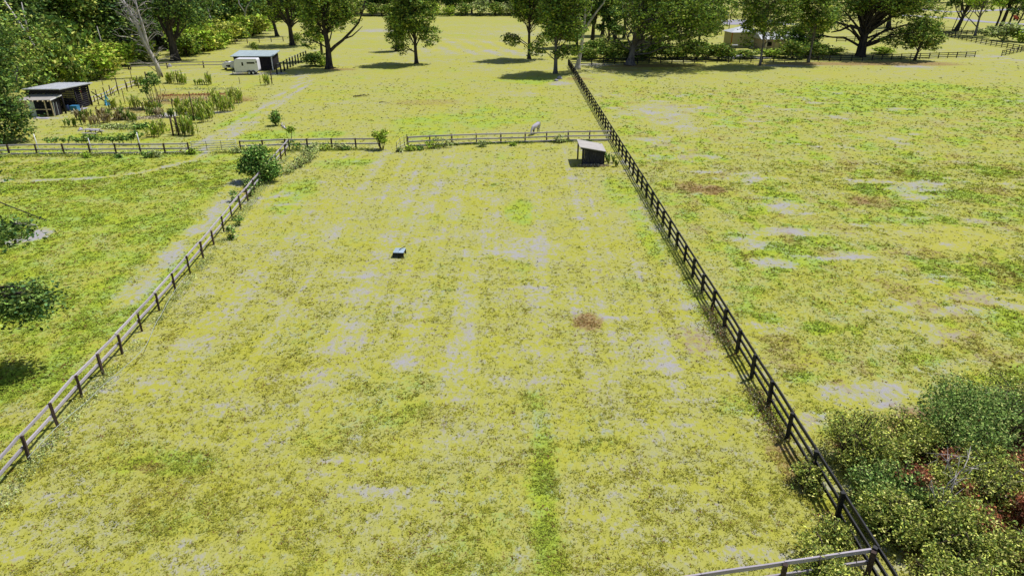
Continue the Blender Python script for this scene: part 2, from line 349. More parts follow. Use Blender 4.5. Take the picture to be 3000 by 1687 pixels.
# ------------------------------------------------------------------ grass tufts (uncountable)
def tufts(n, xr, y0, y1, power, size, name, hmul=1.0, seed=1):
    r = np.random.RandomState(seed)
    t = r.rand(n * 3)
    y = (y0 ** (1 - power) + t * (y1 ** (1 - power) - y0 ** (1 - power))) ** (1 / (1 - power))
    x = (r.rand(n * 3) * 2 - 1) * (y * .80 + 6)
    m = masks(x, y); g, s, bb, h = m[:4]
    clump = fbm(x * .55 + 11, y * .55 + 5, 3); c2 = fbm(x * 2.3, y * 2.3, 2)
    smooth = 1 - .62 * sstep(38, 50, y) * (1 - sstep(70, 78, y)) * (x < 12) * (x > dfence_x(y)); smooth = smooth * (1 - .85 * sstep(112, 135, y)) * (1 - .45 * sstep(70, 84, y) * (x < 12))
    keep = r.rand(n * 3) < np.clip((.30 + .55 * g + .4 * bb - 1.0 * s - .25 * h) * (.75 + .5 * sstep(.38, .64, clump)) * (.5 + 1.0 * sstep(.4, .6, c2)) * smooth, 0.02, 1)
    x, y, g, s, bb, h = [a[keep][:n] for a in (x, y, g, s, bb, h)]; n = len(x)
    if n == 0: return
    z = relief(x, y); d = np.hypot(x, y)
    sz = size * (.55 + r.rand(n) * .9) * (1 + g * .5) * (.65 + d / 60) * hmul
    V = np.zeros((n, 9, 3)); C = np.zeros((n, 9, 3))
    for k in range(3):
        a = r.rand(n) * 6.283; L = sz * (.7 + .6 * r.rand(n)); w = sz * (.28 + .2 * r.rand(n)); lean = (.5 + 1.1 * r.rand(n)) * L; hz = L * (.35 + .4 * r.rand(n))
        ox = (r.rand(n) - .5) * sz * .8; oy = (r.rand(n) - .5) * sz * .8
        ca, sa = np.cos(a), np.sin(a)
        V[:, 3 * k, 0] = x + ox - sa * w; V[:, 3 * k, 1] = y + oy + ca * w; V[:, 3 * k, 2] = z - .01
        V[:, 3 * k + 1, 0] = x + ox + sa * w; V[:, 3 * k + 1, 1] = y + oy - ca * w; V[:, 3 * k + 1, 2] = z - .01
        V[:, 3 * k + 2, 0] = x + ox + ca * lean; V[:, 3 * k + 2, 1] = y + oy + sa * lean; V[:, 3 * k + 2, 2] = z + hz
    ye = np.array([.42, .42, .05]); gr = np.array([.32, .44, .05]); bw = np.array([.30, .17, .06]); dk = np.array([.15, .17, .02])
    u = r.rand(n, 1); col = ye * (1 - g[:, None]) + gr * g[:, None]
    col = col * (1 - bb[:, None]) + bw * bb[:, None]; col = np.where(u < .15, dk * (.5 + .8 * r.rand(n, 1)), col * (.78 + .55 * r.rand(n, 1)))
    col = np.where((u > .93), bw * .8, col)
    C[:] = col[:, None, :]
    me = mesh_np(name, V.reshape(-1, 3), np.arange(n * 9).reshape(-1, 3), M_GRASS, C.reshape(-1, 3))
    return link(name, me)
tag(tufts(210000, None, 14, 70, 1.15, .048, 'grass', 1, 3), 'short tufts of dry grass and weeds across the near paddock', 'grass', None, 'stuff')
tag(tufts(42000, None, 60, 180, 1.6, .058, 'grass', 1, 4), 'low clumps of grass in the far pasture', 'grass', None, 'stuff')

# ------------------------------------------------------------------ leaves
PAL = {'oak': ((.20, .27, .035), (.10, .17, .035), (.30, .30, .06)),
       'dark': ((.13, .20, .035), (.06, .12, .035), (.20, .24, .05)),
       'lime': ((.30, .40, .04), (.20, .30, .03), (.40, .38, .06)),
       'yel': ((.36, .38, .05), (.22, .27, .04), (.46, .42, .10)),
       'pale': ((.34, .38, .12), (.24, .30, .08), (.42, .42, .18)),
       'scrub': ((.36, .38, .06), (.16, .22, .04), (.48, .45, .12)),
       'scrubg': ((.22, .31, .06), (.11, .18, .04), (.38, .40, .11)),
       'red': ((.30, .10, .04), (.17, .06, .03), (.42, .28, .12)),
       'dry': ((.40, .33, .18), (.26, .20, .10), (.48, .42, .26)),
       'corn': ((.46, .56, .08), (.26, .40, .05), (.60, .60, .20)),
       'vine': ((.17, .28, .05), (.08, .17, .03), (.34, .38, .10))}
def leaf_cards(P, size, pal, r, flat=.45, aspect=.6, hang=0.0):
    n = len(P); a = r.randn(n, 3); a[:, 2] *= flat; a /= np.linalg.norm(a, axis=1)[:, None] + 1e-6
    q = r.randn(n, 3); q[:, 2] *= .6; q -= a * (q * a).sum(1)[:, None]; q /= np.linalg.norm(q, axis=1)[:, None] + 1e-6
    s = (size * (.6 + .8 * r.rand(n)))[:, None]
    nn = np.cross(a, q); bend = nn * s * .22
    V = np.stack([P - a * s, P + q * s * aspect + bend, P + a * s, P - q * s * aspect + bend], 1)
    p = np.array(PAL[pal]); u = r.rand(n); base = np.where((u < .5)[:, None], p[0], np.where((u < .82)[:, None], p[1], p[2]))
    base = base * (.42 + 2.5 * r.rand(n, 1) ** 1.5) * np.array([.97, 1.0, 1.25]); C = np.repeat(base[:, None, :], 4, 1)
    F = np.arange(n * 4).reshape(-1, 4)
    T = np.concatenate([F[:, [0, 1, 2]], F[:, [0, 2, 3]]], 0)
    return V.reshape(-1, 3), T, C.reshape(-1, 3)
def blob_points(blobs, n, r, clump=.55, per=9, shell=.55):
    vol = np.array([b[3] * b[4] * b[5] for b in blobs]) ** .75; cnt = np.maximum(1, (vol / vol.sum() * n / per)).astype(int)
    P = []
    for b, c in zip(blobs, cnt):
        d = r.randn(c, 3); d /= np.linalg.norm(d, axis=1)[:, None]
        rad = shell + (1 - shell) * r.rand(c, 1) ** .7; rad *= (.82 + .36 * r.rand(c, 1))
        cc = np.array(b[:3]) + d * rad * np.array(b[3:6])
        off_ = r.randn(c, per, 3) * clump * np.array([1, 1, .55]) * (.5 + r.rand(c, 1, 1))
        P.append((cc[:, None, :] + off_).reshape(-1, 3))
    return np.concatenate(P)
def crown_mesh(name, blobs, n, size, pal, r, clump=.42, zmin=.3, per=10, shell=.55, flat=.45, tint=1.0, aspect=.6):
    P = blob_points(blobs, n, r, clump, per, shell); P = P[P[:, 2] > zmin]
    V, T, C = leaf_cards(P, size, pal, r, flat, aspect)
    return mesh_np(name, V, T, M_LEAF, C * tint)
def bend_path(a, b, r, sag=0.12, n=5, lift=.15):
    a = np.array(a, float); b = np.array(b, float); L = np.linalg.norm(b - a); out = []
    w = r.randn(3) * L * sag
    for i in range(n + 1):
        t = i / n; p = a * (1 - t) + b * t + w * math.sin(math.pi * t) + np.array([0, 0, L * lift * math.sin(math.pi * t * .9) * (1 if t < 1 else 0)])
        if i not in (0, n): p = p + r.randn(3) * L * .025
        out.append(p)
    return out
def trunk_mesh(mb, path, r0, r1, flare=1.5, n=9):
    rad = []
    pts = [Vector(p) for p in path]; out = [pts[0]]; rad = [r0 * flare * 1.12]
    d = pts[1] - pts[0]
    out.append(pts[0] + d.normalized() * min(.35 + r0 * .4, d.length * .3)); rad.append(r0 * (1 + (flare - 1) * .45))
    out.append(pts[0] + d.normalized() * min(1.0 + r0, d.length * .6)); rad.append(r0 * 1.02)
    for i, p in enumerate(pts[1:]): out.append(p); rad.append(r0 + (r1 - r0) * (i + 1) / (len(pts) - 1))
    mb.tube(out, rad, n)
def auto_blobs(cx, cy, rw, z0, z1, n, r, bl=.31):
    B = []; n = int(n * 1.5)
    for i in range(n):
        t = (i + .5) / n; z = z0 + (z1 - z0) * (.1 + .85 * t); prof = math.sin(math.pi * (.22 + .68 * t)) ** .7
        a = 2.399 * i + r.rand() * .8; rr = rw * prof * (.28 + .66 * r.rand())
        s = rw * bl * (.65 + .7 * r.rand())
        B.append((cx + math.cos(a) * rr, cy + math.sin(a) * rr, z, s, s, s * .72))
    return B
def tree_at(label, X, Y, top, r0, blobs, pal='oak', n=4500, size=.235, bark=None, lean=(0, 0), seed=1, name='tree', group=None, flare=1.5, fork=.42, extra=None, tint=1.0, trunk_to=.8, nlimb=99, clump=.40, zmin=.3, ppath=None, cat='tree', flat=.45):
    r = np.random.RandomState(seed); e = thing(name, label, cat, (X, Y, gz_at(X, Y) - .03), 0, group)
    mb = MB()
    if ppath is None:
        zt = top * trunk_to; ppath = [(0, 0, 0), (lean[0] * .25 + r.randn() * .1, lean[1] * .25 + r.randn() * .1, zt * .28), (lean[0] * .55 + r.randn() * .15, lean[1] * .55 + r.randn() * .15, zt * .6), (lean[0] * .85, lean[1] * .85, zt * .85), (lean[0], lean[1], zt)]
    trunk_mesh(mb, ppath, r0, r0 * .3, flare)
    PV = [np.array(p, float) for p in ppath]
    def on_trunk(z):
        for a, b_ in zip(PV[:-1], PV[1:]):
            if a[2] <= z <= b_[2]: return a + (b_ - a) * (z - a[2]) / max(b_[2] - a[2], 1e-6)
        return PV[-1]
    for i, bl in enumerate(blobs[:nlimb]):
        c = np.array(bl[:3]); zs = min(max(c[2] * (fork + .25 * r.rand()), top * .12), PV[-1][2]); zs = min(zs, c[2] * .9 + .2)
        a = on_trunk(zs); L = np.linalg.norm(c - a)
        rb = r0 * (1 - .7 * zs / max(PV[-1][2], 1)) * (.5 if len(blobs) < 22 else .34)
        p = bend_path(a, c, r, .10, 5); mb.tube(p, list(np.linspace(rb, max(rb * .3, .03), 6)), 6)
        for k in range(3):
            j = 2 + k; q = c + r.randn(3) * np.array(bl[3:6]) * .55
            mb.tube(bend_path(p[j], q, r, .12, 3), list(np.linspace(rb * .42, .02, 4)), 4)
    if extra:
        for pts, ra, rb in extra: mb.tube(pts, list(np.linspace(ra, rb, len(pts))), 7)
    mb.obj('trunk', bark or M_BARK, e, True)
    if n: link('crown', crown_mesh('crown', blobs, n, size, pal, r, clump, zmin, tint=tint, flat=flat), e)
    return e
def tree_px(label, ub, vb, u0, u1, vbot, top, r0, nb=12, **k):
    X, Y = G(ub, vb); s = PPM(Y); cx = ((u0 + u1) / 2 - ub) / s; rw = (u1 - u0) / 2 / s; z0 = HT(Y, vbot)
    r = np.random.RandomState(k.get('seed', 1) + 50); B = auto_blobs(cx, 0, rw, z0 + rw * .2, top, nb, r)
    B += k.pop('more', [])
    return tree_at(label, X, Y, top, r0, B, **k)

# ---- named trees of the middle distance
tree_px('big oak with forked trunk and a long bare limb reaching right over the field', 965, 202, 880, 1060, 105, 18, .62, nb=20, seed=11, n=14000,
        extra=[([(0.1, 0, 3.0), (1.6, -.1, 4.3), (3.2, 0, 5.4), (5.2, .2, 7.2), (6.6, .2, 8.6), (7.6, .1, 10.6), (8.2, 0, 12.6)], .36, .07), ([(3.4, 0, 5.6), (5.2, -.2, 6.2), (6.6, -.3, 7.3), (7.4, -.3, 8.0)], .17, .05)],
        more=[(5.6, 0, 9.4, 1.5, 1.5, 1.0), (4.6, .3, 10.6, 1.3, 1.2, .9), (-3.6, 0, 5.2, 1.3, 1.3, 1.6), (-2.6, .2, 7.4, 1.8, 1.6, 1.6)], fork=.5)
tree_px('slim dark trunked tree close behind the big forked oak', 945, 179, 895, 960, 140, 14, .30, nb=7, seed=12, n=2600, pal='lime')
tree_px('round crowned oak standing alone in the field, dark foliage almost to the ground', 1220, 187, 1150, 1290, 128, 19, .36, nb=22, seed=13, n=16000, fork=.35, more=[(-3.2, 0, 5.2, 2.2, 2, 1.8), (-2.6, -.4, 2.9, 1.1, 1, 1), (3.1, 0, 5.6, 2.1, 2, 2.1)])
tree_px('smaller tree half hidden behind the lone field oak', 1162, 151, 1125, 1195, 130, 9, .34, nb=8, seed=14, n=3000)
tree_px('upright oak left of the black fence end, lopsided low branch on its left', 1550, 173, 1490, 1625, 95, 19, .34, nb=21, seed=15, n=14000, more=[(-3.6, 0, 3.9, 1.9, 1.5, 1.1), (-5, 0, 4.9, .8, .8, .6), (3.4, 0, 4.4, 1.6, 1.5, 1.1)], fork=.4)
tree_px('full green oak in front of the end of the black fence', 1627, 216, 1565, 1725, 150, 19, .36, nb=27, seed=16, n=19000, bark=M_GREYBARK, more=[(-3.6, 0, 4.6, 1.6, 1.5, 1.2), (3.0, 0, 4.4, 1.8, 1.5, 1.1), (1, 0, 3.8, 1.6, 1.5, 1.1)], fork=.4)
tree_at('tall pale barked forked tree beside the black fence end', 12.9, 142.7, 18, .42, [(-2, 0, 14, 2, 2, 2), (5, 0, 15, 2, 2, 2)], n=1200, bark=M_PALEBARK, seed=17, ppath=[(0, 0, 0), (.5, 0, 3.2), (.9, 0, 6.4), (1.1, 0, 9.4), (1.2, 0, 13)],
        extra=[([(.9, 0, 6.6), (1.9, 0, 8.6), (3.4, 0, 10.7), (4.6, 0, 12.2), (5.4, 0, 14.6)], .24, .10), ([(1.1, 0, 9.5), (2.3, .2, 11), (2.6, .2, 13.5)], .12, .05), ([(.8, 0, 7.6), (.2, 0, 9.5), (-.5, 0, 12.5)], .12, .05)], fork=.8, flare=1.9)
tree_px('broad oak with flared pale trunk foot behind the black rail fence', 1846, 191, 1760, 2125, 140, 17, .62, nb=32, seed=18, n=32000, bark=M_GREYBARK, flare=2.2, fork=.35,
        more=[(9.5, 0, 4.6, 3.0, 2.4, 1.6), (13, 0, 5.6, 2.6, 2.4, 2.0), (5.5, 0, 4.4, 2.2, 2, 1.2), (15, 1, 3.4, 1.8, 1.6, 1.4), (11, 1, 7.8, 3, 3, 2), (16, 0, 7.4, 2.2, 2.2, 2), (-4.5, 0, 4.6, 2.4, 2, 1.6)],
        extra=[([(0.4, 0, 4.4), (3, .1, 5.0), (6, .2, 4.9), (9, 0, 5.3), (12, 0, 5.2)], .26, .08), ([(.8, 0, 7.5), (3, -.2, 9.5), (5.5, -.3, 10.5), (7.5, 0, 11.5)], .2, .06), ([(.8, 0, 8), (.2, -.3, 10), (-.8, -.3, 13)], .16, .05)], lean=(1.8, 0))
tree_px('slender straight tree with grey trunk at the black fence in front of the hut', 2226, 193, 2130, 2320, 132, 18, .22, nb=25, seed=19, n=13000, fork=.5, bark=M_GREYBARK, more=[(-3.4, 0, 4.6, 1.8, 1.5, 1.0), (2.4, 0, 5.6, 1.6, 1.5, 1)])
tree_px('thin grey trunked tree just left of the great spreading oak', 2369, 184, 2290, 2430, 118, 17, .20, nb=22, seed=20, n=11000, bark=M_GREYBARK)
tree_px('great spreading oak with a massive trunk and low arching limbs', 2520, 166, 2420, 2700, 66, 16, .98, nb=30, seed=21, n=28000, flare=1.25, fork=.3,
        more=[(-7, 0, 7.5, 2.6, 2.5, 1.8), (-10, 0, 6.0, 2.4, 2.2, 1.8), (-12.5, 0, 7.0, 2.2, 2, 1.8), (7, 0, 5.2, 2.2, 2, 1), (10.5, -.5, 4.6, 2.0, 1.8, 1), (13, 0, 7.0, 2.4, 2.2, 2), (-12, 1, 3.6, 1.6, 1.5, 1), (16, 0, 9, 2, 2, 2)],
        extra=[([(-.2, 0, 4.2), (-1.6, 0, 6.0), (-3.6, 0, 6.6), (-5.6, 0, 5.6), (-7.6, 0, 5.2)], .50, .12), ([(.4, 0, 2.2), (2.6, -.2, 2.9), (5.5, -.3, 4.2), (8.4, -.3, 4.4), (11.5, 0, 4.2)], .36, .08),
               ([(.3, 0, 6), (1.8, 0, 8.2), (2.6, 0, 10.8), (3.0, 0, 13)], .55, .2), ([(-.2, 0, 6), (-1.2, 0, 8.2), (-2.4, 0, 10.5), (-4, 0, 12.5)], .4, .15)])
tree_px('small round tree with a leaning dark trunk right of the great oak', 2679, 178, 2615, 2748, 158, 8.6, .26, nb=12, seed=22, n=5600, pal='oak', lean=(.9, 0), more=[(-5, 0, 3.6, 1.8, 1.4, .8), (-7, 0, 4.2, 1.2, 1.2, .7)])
tree_px('dark dense evergreen bush tree behind the fence by the low pink house', 2345, 158, 2290, 2405, 155, 6.5, .22, nb=11, seed=23, n=5200, pal='dark', fork=.2)
tree_px('leaning dark tree in the far right corner behind two thin poles', 2800, 92, 2740, 2860, 40, 16, .62, nb=10, seed=24, n=3600, lean=(3.2, 0), size=.32, pal='dark')
tree_px('grey trunked tree with a long bare limb drooping left in the far right corner', 2856, 106, 2800, 2930, 38, 15, .34, nb=9, seed=25, n=3000, bark=M_GREYBARK, size=.32, extra=[([(0, 0, 2.4), (-2.2, 0, 4.2), (-4.4, 0, 5.7), (-6.2, 0, 6.6), (-7.6, 0, 8.2)], .16, .06), ([(.2, 0, 5.0), (-2, 0, 6.6), (-4.2, 0, 7.4)], .14, .05)], pal='lime')
tree_px('left trunk of the dark trio at the far right', 2912, 92, 2880, 2950, 26, 16, .36, nb=7, seed=26, n=2000, lean=(1.6, 0), size=.34)
tree_px('thickest middle trunk of the dark trio at the far right', 2926, 91, 2900, 2970, 24, 16, .62, nb=7, seed=27, n=2000, lean=(2.2, 0), size=.34)
tree_px('rightmost slim trunk of the dark trio at the far right', 2949, 89, 2930, 3000, 36, 15, .36, nb=7, seed=28, n=2200, lean=(1.8, 0), size=.34)
tree_px('dark tree on the right picture edge behind the pale shrubs', 2972, 98, 2950, 3060, 62, 13, .28, nb=9, seed=29, n=3200, lean=(1.4, 0), size=.34, pal='dark')
tree_px('twin trunked tree in the paddocks behind the great oak', 2602, 82, 2560, 2650, 52, 15, .7, nb=9, seed=30, n=2600, size=.34)
tree_px('dark massive oak at the edge of the wood behind the dead tree', 515, 178, 440, 640, 95, 20, .85, nb=16, seed=31, n=10500, pal='dark', flare=1.4, fork=.4, bark=M_BARK,
        extra=[([(.2, 0, 4), (1.6, 0, 6), (2.6, 0, 9), (3.2, 0, 12)], .45, .15), ([(-.2, 0, 4.5), (-1.4, 0, 7), (-2.0, 0, 9.5), (-.6, 0, 12)], .45, .15)])
tree_px('leaning oak in the gap beyond the sheds, farther of two', 812, 107, 770, 865, 70, 17, .48, nb=10, seed=32, n=3600, lean=(-2, 0), size=.32)
tree_px('stout oak in the gap beyond the sheds, nearer of two', 857, 134, 795, 950, 90, 18, .60, nb=13, seed=33, n=6000, size=.30, fork=.4)
# pines and oaks behind the broad oak
bgt = [(1690, 138, 1640, 1740, 95, .3), (1905, 165, 1850, 1960, 120, .3), (2045, 150, 1990, 2110, 110, .3), (1960, 130, 1900, 2010, 85, .3), (1780, 150, 1740, 1820, 120, .3), (2075, 60, 2030, 2120, 25, .35), (2420, 40, 2370, 2470, 15, .4), (2500, 45, 2450, 2560, 15, .4), (2330, 60, 2290, 2380, 30, .35), (1735, 132, 1700, 1790, 60, .55), (1800, 122, 1760, 1850, 70, .6), (1828, 112, 1800, 1880, 60, .4), (1878, 140, 1850, 1930, 50, .4), (1930, 120, 1880, 1990, 60, .4), (2010, 110, 1960, 2070, 45, .35), (2065, 100, 2010, 2110, 30, .35), (1765, 105, 1730, 1820, 40, .5), (1700, 110, 1660, 1740, 60, .45), (1980, 90, 1930, 2050, 20, .4)]
for i, (ub, vb, u0, u1, vb2, r0) in enumerate(bgt):
    tree_px('dark trunked tree in the grove behind the broad flared oak', ub, vb, u0, u1, vb2, 17, r0, nb=13, seed=60 + i, n=6200, size=.33, pal=['dark', 'oak'][i % 2], group='trees of the grove behind the broad oak')
# left side giants
r5 = np.random.RandomState(5)
tree_at('huge dense tree on the left edge, its leaves reaching down to the rail fence', -60.5, 79.5, 15, .5, auto_blobs(0, 0, 5.4, .9, 15, 22, r5, .36) + [(3.6, 0, 1.6, 1.9, 1.8, 1.5), (2.2, -2, 1.2, 1.8, 1.6, 1.2), (4.2, 0, 4, 1.7, 1.6, 1.8)], 'dark', 21000, .19, seed=34, clump=.45)
tree_at('broad light green tree behind the garden shed at the left edge', -76, 103, 15, .5, auto_blobs(0, 0, 8.4, 1.5, 15, 24, r5, .36) + [(8.5, -2, 7, 2.6, 2.4, 2.4), (6.8, -4, 4.2, 2.4, 2.2, 1.6), (11.2, -9.6, 4.6, 1.4, 1.3, .9), (9.0, -8.5, 6, 2, 2, 1.4), (10.4, -6, 7.4, 2, 2, 1.6)], 'oak', 15000, .24, seed=35)
tree_at('tree at the left edge with two leafy branch tips hanging in', -27.2, 29.5, 12, .4, [(.3, .5, 9.6, 3.4, 3.2, 2.2), (-1.5, 0, 6.6, 3.2, 3, 2), (6.1, -2.8, 8.2, 1.35, 1.1, .45), (4.0, .5, 3.5, 1.15, 1.0, .65), (4.1, .6, 3.4, 1.1, 1.0, .6), (3.7, .4, 3.6, 1.2, 1.1, .7), (3.9, .3, 3.3, 1.1, 1.1, .5), (6.0, -2.9, 8.2, 1.2, 1.0, .4), (3.0, .2, 3.6, 1.2, 1.2, .8)], 'dark', 19000, .10, seed=36, clump=.38, fork=.7)

# bare and pale snags
e = thing('dead_tree', 'bleached dead tree with many bare twigs, leaning left beside the garden', 'tree', (-65.0, 132.6, 0)); mb = MB(); r = np.random.RandomState(8)
T1 = [(0, 0, 0), (-.3, 0, 2.2), (-1.1, 0, 4.4), (-1.8, 0, 6.6), (-2.3, 0, 8.8), (-3.0, 0, 11), (-4.0, 0, 13.4)]; T2 = [(-1.1, 0, 4.4), (-1.3, .1, 6.6), (-1.4, .1, 9), (-1.7, 0, 11.5), (-1.7, 0, 13.6)]
mb.tube(T1, [.5, .40, .36, .33, .29, .22, .13], 8); mb.tube(T2, [.27, .25, .21, .16, .1], 7)
for pth in (T1, T2):
    for i in range(1, len(pth)):
        for k in range(7 if i > 1 else 3):
            t = r.rand(); a = np.array(pth[i - 1]) * (1 - t) + np.array(pth[i]) * t; s = 1 if r.rand() < .5 else -1
            L = .8 + 2.2 * r.rand(); b_ = a + np.array([s * L, r.randn() * .5 * L, L * (.35 + .5 * r.rand())]); p = bend_path(a, b_, r, .1, 4); mb.tube(p, [.08, .07, .055, .04, .02], 4)
            for q in range(3): mb.tube(bend_path(p[2 + q % 2], np.array(p[4]) + r.randn(3) * .5, r, .1, 2), [.025, .018, .01], 3)
mb.obj('trunk', M_PALEBARK, e, True)
def snag(label, x, y, paths, rad):
    e = thing('bare_trunk', label, 'tree', (x, y, 0)); mb = MB()
    for p, ra in zip(paths, rad): mb.tube(p, list(np.linspace(ra, ra * .4, len(p))), 6)
    mb.obj('trunk', M_PALEBARK, e, True)
snag('pale forked bare trunk against the wood above the left edge', -80.5, 125, [[(0, 0, 0), (-.8, 0, 4), (-1.8, 0, 7.5), (-2.9, 0, 10), (-4.4, 0, 13.5)], [(-1.8, 0, 7.5), (-1.7, 0, 10), (-1.5, 0, 13)]], [.32, .18])
snag('straight pale bare trunk rising from the bright shrubs', -83.5, 206, [[(0, 0, 0), (-.3, 0, 5), (-.9, 0, 9), (-1, 0, 14)], [(-.9, 0, 9), (-1.8, 0, 11), (-2, 0, 14)], [(-.6, 0, 7), (.9, 0, 9), (1.2, 0, 13)]], [.42, .2, .15])
snag('thin pale dead stem among the shrubs behind the shed', -84, 150, [[(0, 0, 0), (-.2, 0, 4), (-.4, 0, 7.5)]], [.14])
snag('pale curved bare branch tree at the edge of the wood near the far gap', -78, 215, [[(0, 0, 0), (.3, 0, 5), (1.4, 0, 8), (3.2, 0, 10), (4, 0, 13)], [(.8, 0, 6.6), (-.6, 0, 9), (-.3, 0, 13)]], [.26, .2])

# ---- woods: shared crowns, every tree its own object
protos = []
for k in range(5):
    r = np.random.RandomState(200 + k); B = auto_blobs(0, 0, 4.6 + .5 * k % 1.5, 2.0 + k * .5, 17 + k % 3, 14, r, .46)
    crown = crown_mesh('crown', B, 4200, .36, ['dark', 'oak', 'dark', 'oak', 'lime'][k], r, .7, tint=.9)
    mb = MB(); trunk_mesh(mb, [(0, 0, 0), (.2, 0, 5), (0, .2, 10), (.1, 0, 14)], .34, .1)
    for b_ in B: mb.tube(bend_path((0, 0, min(12, b_[2] * .6)), b_[:3], r, .1, 3), [.12, .09, .06, .03], 5)
    protos.append((crown, mb.mesh('trunk', M_BARK if k % 2 else M_GREYBARK, True)))
def wood_tree(x, y, k, s, label, group, name='forest_tree'):
    e = thing(name, label, 'tree', (x, y, 0), random.random() * 6.28, group); e.scale = (s, s, s * (.9 + .25 * random.random()))
    link('trunk', protos[k][1], e); link('crown', protos[k][0], e)
y = 108.0; j = 0
while y < 330:
    ex = -88 - (4 if y < 150 else 0) + 3 * math.sin(y * .11)
    if y > 200: ex -= (y - 200) * .06
    for row in range(3):
        if -(ex - row * 8) < .86 * y + 14:
            wood_tree(ex - row * 8 + random.uniform(-1.5, 1.5), y + random.uniform(-2, 2), random.choice([0, 0, 1, 2, 2, 3]), random.uniform(.85, 1.2), 'tall leafy tree in the dark wood along the left side', 'trees of the dark wood on the left')
    y += 6.4
for row in range(2):
    x = -104.0
    while x < 62:
        wood_tree(x + random.uniform(-2, 2), 326 + row * 9 + x * .05 + random.uniform(-2, 2), random.choice([0, 1, 3, 4, 4]), random.uniform(.8, 1.15), 'tree in the far wood closing off the field', 'trees of the far wood beyond the field'); x += 7.0
x = 66.0
while x < 345:
    wood_tree(x, 445 + random.uniform(-6, 6), random.choice([0, 1, 3, 4]), random.uniform(1., 1.4), 'distant tree behind the far paddocks on the right', 'distant trees behind the far paddocks'); x += 11
# ---- shrubs
sprot = []
for k in range(5):
    r = np.random.RandomState(300 + k); B = [(r.randn() * .7, r.randn() * .7, .9 + r.rand() * 1.6, 1.1, 1.1, .9) for _ in range(6)]
    mb = MB()
    for b_ in B: mb.tube(bend_path((0, 0, 0), b_[:3], r, .1, 3), [.06, .05, .04, .02], 5)
    sprot.append((crown_mesh('foliage', B, 1300, .20, ['lime', 'yel', 'lime', 'oak', 'pale'][k], r, .32, .1), mb.mesh('stem', M_BROWNWOOD, True)))
def shrub(x, y, k, s, label, group=None, sz=1.0, name='shrub'):
    e = thing(name, label, 'shrub', (x, y, gz_at(x, y) - .03), random.random() * 6.28, group); e.scale = (s, s, s * sz)
    link('stem', sprot[k][1], e); link('foliage', sprot[k][0], e)
edge = [(95, 245), (130, 240), (160, 232), (195, 240), (230, 238), (262, 236), (290, 230), (300, 218), (325, 208), (345, 196), (370, 188), (395, 184), (420, 180), (255, 215), (210, 215), (170, 210), (330, 190), (550, 165), (575, 158), (600, 150), (625, 146), (650, 140), (672, 130), (695, 122), (715, 112), (740, 106), (760, 100), (590, 138), (640, 120), (680, 108), (280, 200), (240, 195), (380, 172), (775, 92), (560, 150), (610, 130), (700, 98)]
for i, (u, v) in enumerate(edge):
    X, Y = G(u, v); far = u > 500
    shrub(X, Y, [0, 1, 2, 0, 1, 3][i % 6], random.uniform(1.1, 1.9) * (1.15 if far else .95), 'bright yellow-green shrub at the foot of the ' + ('wood beyond the trailer' if far else 'wood above the garden'), 'bright shrubs beyond the trailer' if far else 'bright shrubs above the garden')
for i, (u, v) in enumerate([(225, 250), (150, 200), (190, 190), (130, 150), (165, 225)]):
    X, Y = G(u, v, 0 if i == 0 else 1.5)
    shrub(X, Y, 3, [1.0, 2.2, 2.4, 2.6, 1.8][i], ['short young pine just above the garden shed roof', 'young pine at the foot of the wood, middle of the bright row', 'young pine right of the middle one under the thin dead stem', 'tallest young pine behind the broad light green tree', 'young pine nearest the garden shed roof corner'][i], 'young pines above the garden shed', 1.5, 'young_pine')
x = -98
while x < 60:
    shrub(x, 317 + x * .05 + random.uniform(-1, 1), random.choice([0, 3, 3, 4]), random.uniform(1.4, 2.3), 'shrub at the foot of the far wood', 'shrubs at the foot of the far wood'); x += 6.5
for i, (u, v) in enumerate([(1725, 176), (1745, 170), (1815, 172), (1890, 176), (1925, 170), (1985, 174), (2010, 168), (2040, 174), (2075, 172), (2105, 176), (1700, 172), (2320, 172), (2360, 168), (2395, 172)]):
    X, Y = G(u, v); shrub(X, Y, 3, random.uniform(1.0, 1.6), 'dark undergrowth shrub in the shade behind the black board fence', 'undergrowth shrubs behind the black board fence', .9)
for (u, v, k, s, sz, lab) in [(2887, 106, 4, 1.1, .8, 'small pale round shrub behind the far black fence, leftmost of three'), (2938, 120, 4, 1.9, .75, 'broad pale shrub behind the far black fence, middle of three'), (2985, 124, 0, 1.5, .8, 'greener shrub behind the far black fence at the right edge'),
                              (868, 128, 3, .8, 1.1, 'dark small bush against the stout oak trunk'), (925, 194, 3, 1.3, .75, 'dark low bush left of the big forked oak'), (946, 196, 0, .6, .9, 'small bright bush at the foot of the big forked oak'),
                              (745, 149, 3, .5, 1.4, 'small conical bush just behind the blue-grey shed roof'), (2180, 172, 3, 1.5, .45, 'low green bush on the grass before the hut'), (2255, 168, 0, 1.5, .4, 'low bright green bush before the low house'), (2125, 178, 3, 1.1, .9, 'bush behind the black fence under the broad oak tips'),
                              (1780, 180, 3, 1.4, .8, 'dark bush behind the black fence beside the pale forked tree'), (1860, 175, 3, 1.6, .7, 'dark bush behind the black fence right of the flared trunk'), (1960, 172, 3, 1.5, .7, 'dark bush in the shade behind the long black fence'),
                              (2440, 160, 0, 1.3, .4, 'low bright shrub just left of the great oak trunk'), (2590, 160, 0, 1.4, .4, 'low bright shrub just right of the great oak trunk'), (1165, 150, 3, .7, .8, 'dark bush at the foot of the half hidden tree')]:
    X, Y = G(u, v); shrub(X, Y, k, s, lab, None, sz)

